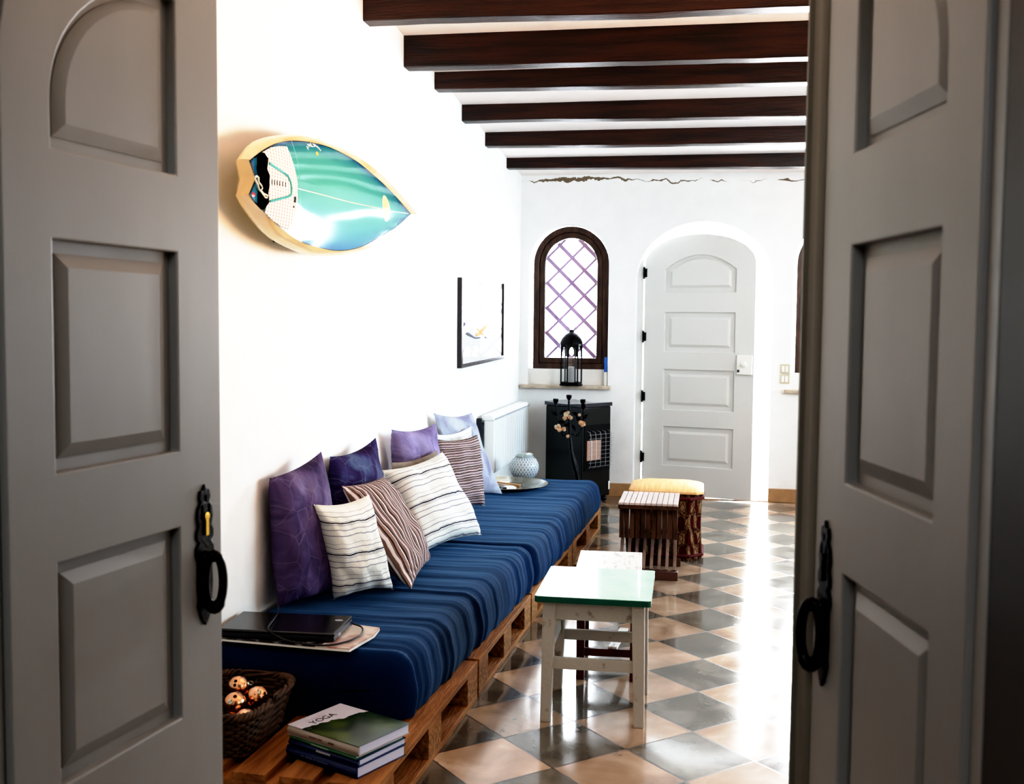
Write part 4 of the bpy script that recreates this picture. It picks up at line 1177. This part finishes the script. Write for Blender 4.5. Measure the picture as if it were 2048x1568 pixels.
# text on the cover: reading direction runs from the spine to the fore-edge
Rz = Matrix.Rotation(PI/2, 4, 'Z')
text('YOGA', .034, Matrix.Translation((.060, .045, .0293)) @ Rz, M_black_ink, b1[0])
def worn_line(words, h, mtx, m, par, name):
    """a line of print too small to read: one little bar per word"""
    bm = bmesh.new(); x = 0
    for w_ in words: box(bm, x, x+w_, 0, h, 0, .0003, M=mtx); x += w_ + h*.7
    finish(name, bm, m, par)
worn_line((.012, .030, .008, .016), .003, Matrix.Translation((.028, .045, .0292)) @ Rz, mat('mauve_ink', (.40, .30, .33), rough=.5), b1[0], 'subtitle')
def spine_line(words, h, bk, x, z, m):
    worn_line(words, h, Matrix.Translation((x, -.0036, z)) @ Matrix.Rotation(PI/2, 4, 'X'), m, bk, 'spine_title')
spine_line((.030, .018), .005, b1[0], .09, .012, mat('brown_ink', (.16, .10, .09), rough=.5))
spine_line((.022,), .006, b1[0], .165, .011, mat('taupe_ink', (.14, .08, .07), rough=.5))
spine_line((.02, .012, .034), .003, b2[0], .09, .0035, mat('pale_green_ink', (.30, .42, .33), rough=.5))
spine_line((.055,), .006, b3[0], .11, .006, M_grey_ink)
spine_line((.014, .03, .01, .044), .005, b4[0], .06, .014, mat('dull_blue_ink', (.07, .10, .20), rough=.5))

# ------------------------------------------------------------------ wicker basket with copper ornament balls
bk = thing('wicker_basket', 'dark brown wicker basket on the near pallet behind the left door', 'basket', (-1.372, 2.985, .1445))
RX, RY = .135, .185
def rr_pt(a, rx, ry, pw=.42):
    c, s = math.cos(a), math.sin(a)
    return (rx*math.copysign(abs(c)**pw, c), ry*math.copysign(abs(s)**pw, s))
bm = bmesh.new(); n_ = 72
for lv in range(11):
    z = .006+.0112*lv; f = .80+.20*lv/10
    pts = []
    for k in range(n_*2):
        a = 2*PI*k/(n_*2); x, y = rr_pt(a, RX*f, RY*f)
        wob = 1 + (.022 if (k//4+lv) % 2 else -.022)
        pts.append((x*wob, y*wob, z))
    tube(bm, pts, .0065, 6, True)
finish('weave', bm, M_wicker, bk, smooth=60)
bm = bmesh.new()
for k in range(36):
    a = 2*PI*k/36; x, y = rr_pt(a, RX*.80, RY*.80); x2, y2 = rr_pt(a, RX, RY)
    tube(bm, [(x, y, 0.002), (x2, y2, .13)], .004, 6)
finish('stakes', bm, M_wicker, bk, smooth=60)
bm = bmesh.new()
for ph in (0, 2.1, 4.2):
    pts = []
    for k in range(180):
        a = 2*PI*k/180; x, y = rr_pt(a, RX*1.03, RY*1.03); b_ = a*14+ph
        q = 1+.045*math.cos(b_); pts.append((x*q, y*q, .130+.008*math.sin(b_)))
    tube(bm, pts, .006, 6, True)
finish('braided_rim', bm, M_wicker, bk, smooth=60)
finish('base_panel', B(-RX*.78, RX*.78, -RY*.78, RY*.78, .001, .008), M_wicker, bk)
def ball_mat():
    m, N, L, P = nm('copper_foil_ball')
    P.inputs['Metallic'].default_value = 1; P.inputs['Roughness'].default_value = .22
    tc = N.new('ShaderNodeTexCoord'); v = N.new('ShaderNodeTexVoronoi'); v.inputs['Scale'].default_value = 42; L.new(tc.outputs['Object'], v.inputs['Vector'])
    r = ramp(N, [(0, (.02, .01, .01)), (.26, (.85, .45, .25)), (.6, (.9, .6, .42))], True); L.new(v.outputs['Distance'], r.inputs[0]); L.new(r.outputs[0], P.inputs['Base Color'])
    return m
M_ball = ball_mat()
bl = thing('ornament_ball', 'x', 'ornament', (0, 0, 0), 0, 'copper ornament balls in the wicker basket')
bm = bmesh.new(); bmesh.ops.create_icosphere(bm, subdivisions=4, radius=.034)
finish('shell', bm, M_ball, bl, smooth=60)
bm = bmesh.new(); lathe(bm, [(0, .032), (.007, .032), (.007, .040), (0, .041)], 12); tube(bm, [(.006*math.cos(a), 0, .046+.006*math.sin(a)) for a in [2*PI*k/12 for k in range(12)]], .001, 6, True)
finish('cap', bm, M_silver, bl, smooth=50)
bz = .1445
spots = [((-1.305, 3.02, bz+.115), 'spotted copper ball at the right in the basket, beside the rim', (.7, .5, 0)),
         ((-1.350, 2.955, bz+.115), 'spotted copper ball at the basket\'s left, half behind the door edge', (1.0, -.6, .4)),
         ((-1.385, 3.06, bz+.128), 'small visible piece of copper ball at the back left of the basket', (.3, 1.2, .2)),
         ((-1.295, 2.905, bz+.085), 'spotted orange copper ball lowest and nearest in the basket', (2.0, .3, .6))]
for k, (p, lb, ro) in enumerate(spots):
    o = bl if k == 0 else dup(bl)
    o.location = p; o.rotation_euler = ro; o['label'] = lb
for k, p in enumerate([(-1.325, 3.085, bz+.062), (-1.365, 3.01, bz+.052), (-1.355, 2.935, bz+.047)]):
    o = dup(bl); o.location = p; o.rotation_euler = (k, k*.7, k*.3); o['label'] = 'copper ornament ball buried lower in the basket'

# ------------------------------------------------------------------ stool with mint top
s1 = thing('stool', 'square wooden stool with mint green top and chipped white legs on the tiled floor', 'stool', (-.354, 3.862, 0), .012)
hx, hy = .2, .232
bm = bmesh.new(); prism(bm, [[(hx*1.0*c, hy*s) for c, s in [(-1, -.97), (-.96, -1), (.96, -1), (1, -.97), (1, .97), (.96, 1), (-.96, 1), (-1, .97)]]], .4585, .4605, lambda a, b, c: V((a, b, c)))
finish('seat', bm, M_mint, s1)
bm = bmesh.new(); prism(bm, [[(hx*1.0*c, hy*s) for c, s in [(-1, -.97), (-.96, -1), (.96, -1), (1, -.97), (1, .97), (.96, 1), (-.96, 1), (-1, .97)]]], .438, .4585, lambda a, b, c: V((a, b, c)))
finish('seat_edge', bm, M_green, s1)
lx, ly = .164, .175
for sx in (-1, 1):
    for sy_ in (-1, 1):
        bm = bmesh.new(); vs = box(bm, -.023, .023, -.023, .023, 0, .438)
        for v in vs:
            if v.co.z < .1: v.co.x = v.co.x*.78 + sx*.010; v.co.y = v.co.y*.8 + sy_*.008
            v.co.x += sx*lx*.94; v.co.y += sy_*ly*.94
        finish('leg', bm, M_white_wood, s1, bevel=.003)
for sy_ in (-1, 1): finish('apron', B(-lx+.02, lx-.02, sy_*ly*.94-.010, sy_*ly*.94+.010, .365, .437), M_white_wood, s1)
for sx in (-1, 1): finish('apron', B(sx*lx*.94-.010, sx*lx*.94+.010, -ly+.02, ly-.02, .365, .437), M_white_wood, s1)
finish('stretcher', B(-lx+.01, lx-.01, -ly*.96-.008, -ly*.96+.008, .188, .230), M_white_wood, s1, bevel=.002)
finish('stretcher', B(-lx+.01, lx-.01, ly*.96-.008, ly*.96+.008, .195, .235), M_white_wood, s1, bevel=.002)
for sx in (-1, 1): finish('stretcher', B(sx*lx*.96-.008, sx*lx*.96+.008, -ly+.01, ly-.01, .235, .275), M_white_wood, s1, bevel=.002)

# ------------------------------------------------------------------ bench stool behind
s2 = thing('bench_stool', 'small stool with worn whitewashed top and dark red legs behind the mint topped one', 'stool', (-.349, 4.325, 0), .05)
bx_, by_ = .13, .185
bm = bmesh.new(); box(bm, -bx_, bx_, -by_, by_, .422, .440); finish('seat', bm, M_worn_top, s2, bevel=.003)
for sx in (-1, 1):
    for sy_ in (-1, 1):
        finish('leg', B(sx*.105-.016, sx*.105+.016, sy_*.16-.016, sy_*.16+.016, 0, .422), M_red, s2, bevel=.002)
for sx in (-1, 1):
    finish('apron', B(sx*.118-.006, sx*.118+.006, -.17, .17, .36, .421), mat('brown_apron', (.30, .17, .11), rough=.5), s2)
for sy_ in (-1, 1): finish('apron', B(-.09, .09, sy_*.165-.006, sy_*.165+.006, .37, .421), M_red, s2)
finish('stretcher', B(-.09, .09, -.168, -.152, .095, .125), M_red, s2); finish('stretcher', B(-.09, .09, .152, .168, .085, .108), M_red, s2)
bm = bmesh.new(); bar(bm, (.02, -.16, .128), (.06, .16, .115), .035, .010); finish('foot_rail', bm, M_worn_top, s2)
for sx in (-1, 1): finish('stretcher', B(sx*.105-.007, sx*.105+.007, -.145, .145, .09, .12), M_red, s2)

# ------------------------------------------------------------------ folding slatted table
ft = thing('slatted_table', 'folding side table of dark wooden slats with a pale shiny top, before the patterned pouf', 'table', (-.270, 6.09, 0), 0)
ns = 11; wd = .328
bm = bmesh.new()
for k in range(ns):
    x = -wd/2 + wd*(k+.5)/ns
    box(bm, x-.0135, x+.0135, -.20, .21, .408, .421)
finish('top_slats', bm, M_slat_top, ft, bevel=.002)
bm = bmesh.new(); box(bm, -wd/2, wd/2, -.195, -.165, .385, .4078); box(bm, -wd/2, wd/2, .17, .20, .385, .4078); finish('top_batten', bm, M_slat, ft, bevel=.002)
for k in range(8):
    x = -wd/2+.016 + (wd-.032)*k/7
    bm = bmesh.new(); bar(bm, (x, .13, .385), (x, -.175, .045), .017, .026, up=(0, 1, 0)); finish('front_slat', bm, mat('lit_slat', (.26, .19, .16), (.15, .10, .08), scale=12, rough=.4) if k == 0 else bpy.data.materials['lit_slat'], ft, bevel=.002)  # front slats lighter, the light on them put into the colour
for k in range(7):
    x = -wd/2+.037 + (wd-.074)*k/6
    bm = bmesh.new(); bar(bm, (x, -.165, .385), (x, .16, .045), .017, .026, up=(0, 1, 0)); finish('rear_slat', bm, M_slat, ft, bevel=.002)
finish('front_foot', B(-wd/2-.004, wd/2+.004, -.215, -.165, 0, .048), mat('dark_foot_wood', (.085, .040, .030), rough=.45), ft, bevel=.003)
finish('rear_foot', B(-wd/2+.01, wd/2+.012, .14, .18, 0, .045), M_slat, ft, bevel=.003)
bm = bmesh.new(); tube(bm, [(-wd/2+.01, -.018, .218), (wd/2-.01, -.018, .218)], .004, 8); finish('pivot_rod', bm, M_iron, ft)
bm = bmesh.new()
for k in range(11):
    x = -wd/2+.016 + (wd-.032)*k/10
    box(bm, x-.0115, x+.0115, -.152, -.140, .215, .385)
finish('front_apron', bm, M_slat, ft, bevel=.002)

# ------------------------------------------------------------------ kilim pouf
def kilim():
    m, N, L, P = nm('maroon_gold_kilim')
    P.inputs['Roughness'].default_value = .9; P.inputs['Specular IOR Level'].default_value = .1
    tc = N.new('ShaderNodeTexCoord'); sp = N.new('ShaderNodeSeparateXYZ'); L.new(tc.outputs['Object'], sp.inputs[0])
    a = math_(N, L, 'ADD', sp.outputs['X'], sp.outputs['Y'])
    wv = math_(N, L, 'SINE', math_(N, L, 'MULTIPLY', a, 75)); wz = math_(N, L, 'SINE', math_(N, L, 'MULTIPLY', sp.outputs['Z'], 34))
    n = N.new('ShaderNodeTexNoise'); n.inputs['Scale'].default_value = 55; mp = N.new('ShaderNodeMapping'); mp.inputs['Scale'].default_value = (1, 1, .25)
    L.new(tc.outputs['Object'], mp.inputs[0]); L.new(mp.outputs[0], n.inputs['Vector'])
    s = math_(N, L, 'MULTIPLY_ADD', n.outputs['Fac'], 3.4, math_(N, L, 'MULTIPLY', wv, wz))
    r = ramp(N, [(0, (.06, .006, .008)), (.30, (.03, .006, .006)), (.44, (.16, .09, .045)), (.52, (.04, .012, .010)), (.66, (.22, .14, .075)), (.8, (.08, .03, .02)), (.92, (.25, .17, .09))], True)
    L.new(math_(N, L, 'MULTIPLY_ADD', s, .42, -.20), r.inputs[0]); L.new(r.outputs[0], P.inputs['Base Color'])
    b = N.new('ShaderNodeBump'); b.inputs['Strength'].default_value = .6; b.inputs['Distance'].default_value = .01; L.new(n.outputs['Fac'], b.inputs['Height']); L.new(b.outputs[0], P.inputs['Normal'])
    return m
pfx = thing('pouf', 'kilim covered pouf in maroon and gold with a golden cushioned top near the front door', 'pouf', (-.19, 6.60, 0), .0)
def oct_(rx, ry, ch): return [(-rx, -ry+ch), (-rx+ch, -ry), (rx-ch, -ry), (rx, -ry+ch), (rx, ry-ch), (rx-ch, ry), (-rx+ch, ry), (-rx, ry-ch)]
hz = lambda a, b, c: V((a, b, c))
def octring(bm, rx, ry, ch, z, bow=.0): return [bm.verts.new((x, y, z)) for x, y in oct_(rx, ry, ch)]
bm = bmesh.new(); R_ = []
for z, g in ((.0, .0), (.03, .004), (.05, 0), (.2, -.006), (.36, -.002), (.375, .0), (.405, .0)):
    R_.append(octring(bm, .214+g, .205+g, .075, z))
for a, b in zip(R_, R_[1:]):
    for k in range(8): bm.faces.new((a[k], a[(k+1)%8], b[(k+1)%8], b[k]))
bm.faces.new(R_[0][::-1]); bm.faces.new(R_[-1]); finish('body', bm, kilim(), pfx, smooth=30)
M_mar = mat('maroon_braid', (.07, .008, .012), (.12, .02, .02), scale=60, rough=.9)
for z in (.372, .03):
    bm = bmesh.new(); tube(bm, [(x, y, z) for x, y in oct_(.219, .210, .075)], .009, 8, True); finish('braid', bm, M_mar, pfx)
bm = bmesh.new(); R_ = []
for t, z in ((1.02, .400), (1.02, .412), (.97, .420), (.85, .430), (.65, .440), (.4, .446), (.15, .449)):
    R_.append(octring(bm, .218*t, .209*t, .04*t, z))
for a, b in zip(R_, R_[1:]):
    for k in range(8): bm.faces.new((a[k], a[(k+1)%8], b[(k+1)%8], b[k]))
bm.faces.new(R_[-1]); bm.faces.new(R_[0][::-1])
finish('top_cushion', bm, mat('golden_woven_fabric', (.78, .50, .24), (.66, .38, .16), scale=10, rough=.7, stretch=(8, 1, 1), bump=.3), pfx, smooth=40)

# ------------------------------------------------------------------ light
w = bpy.data.worlds.new('sky'); bpy.context.scene.world = w; w.use_nodes = True
bg = w.node_tree.nodes['Background']; bg.inputs[0].default_value = (.86, .93, 1, 1); bg.inputs[1].default_value = 11
def area(name, loc, rot, sx, sy_, power, col):
    l = bpy.data.lights.new(name, 'AREA'); l.shape = 'RECTANGLE'; l.size = sx; l.size_y = sy_; l.energy = power; l.color = col
    o = bpy.data.objects.new(name, l); C.objects.link(o); o.location = loc; o.rotation_euler = rot; return o
# daylight through the two arched windows and the door gap (outside the wall, facing in: -y)
area('window_light', (W1, 9.2, 1.6), (-PI/2, 0, 0), .5, .9, 14, (.9, .95, 1))
area('window_light', (W2, 9.2, 1.6), (-PI/2, 0, 0), .36, .7, 300, (.95, .98, 1))
area('doorway_light', (.48, 9.3, 1.2), (-PI/2, 0, 0), .25, 2.0, 30, (1, .98, .95))
# daylight through an unseen window assumed in the right wall
sw = area('unseen_window_light', (XR+.15, 6.0, 1.5), (0, PI/2, 0), 1.2, 3.8, 64, (.58, .82, 1))
sw.data.spread = math.radians(95)
# unseen warm light added to tint the upper wall and ceiling
wu = area('warm_bounce_fill', (1.7, 3.3, 1.3), (0, 0, 0), .8, .8, 44, (1, .60, .32))
wu.rotation_euler = V((-.75, .15, .75)).to_track_quat('-Z', 'Y').to_euler()
wu.data.spread = math.radians(120)
fl = area('far_wall_fill', (2.1, 4.2, 2.2), (0, 0, 0), .7, .7, 14, (.95, .98, 1))  # unseen fill added to brighten the far wall
fl.rotation_euler = V((-.35, 1, -.12)).to_track_quat('-Z', 'Y').to_euler(); fl.data.spread = math.radians(90)
area('hall_fill', (-.2, -1.6, 2.6), (math.radians(35), 0, 0), 1.2, .8, 25, (.97, .99, 1))  # unseen fill added on the hall side to light the door leaves

vs_ = bpy.context.scene.view_settings
vs_.view_transform = 'Standard'; vs_.look = 'None'; vs_.exposure = 0; vs_.gamma = 1
vs_.use_curve_mapping = True
cm_ = vs_.curve_mapping; cv = cm_.curves[3]
cv.points[0].location = (0, 0); cv.points[1].location = (1, 1)
for q in ((.02, .003), (.06, .028), (.14, .115), (.35, .40), (.7, .88)): cv.points.new(*q)
cm_.update()
sc = bpy.context.scene
sc.cycles.max_bounces = 8; sc.cycles.diffuse_bounces = 5; sc.cycles.transparent_max_bounces = 12
sc.cycles.sample_clamp_indirect = 8; sc.cycles.use_denoising = True
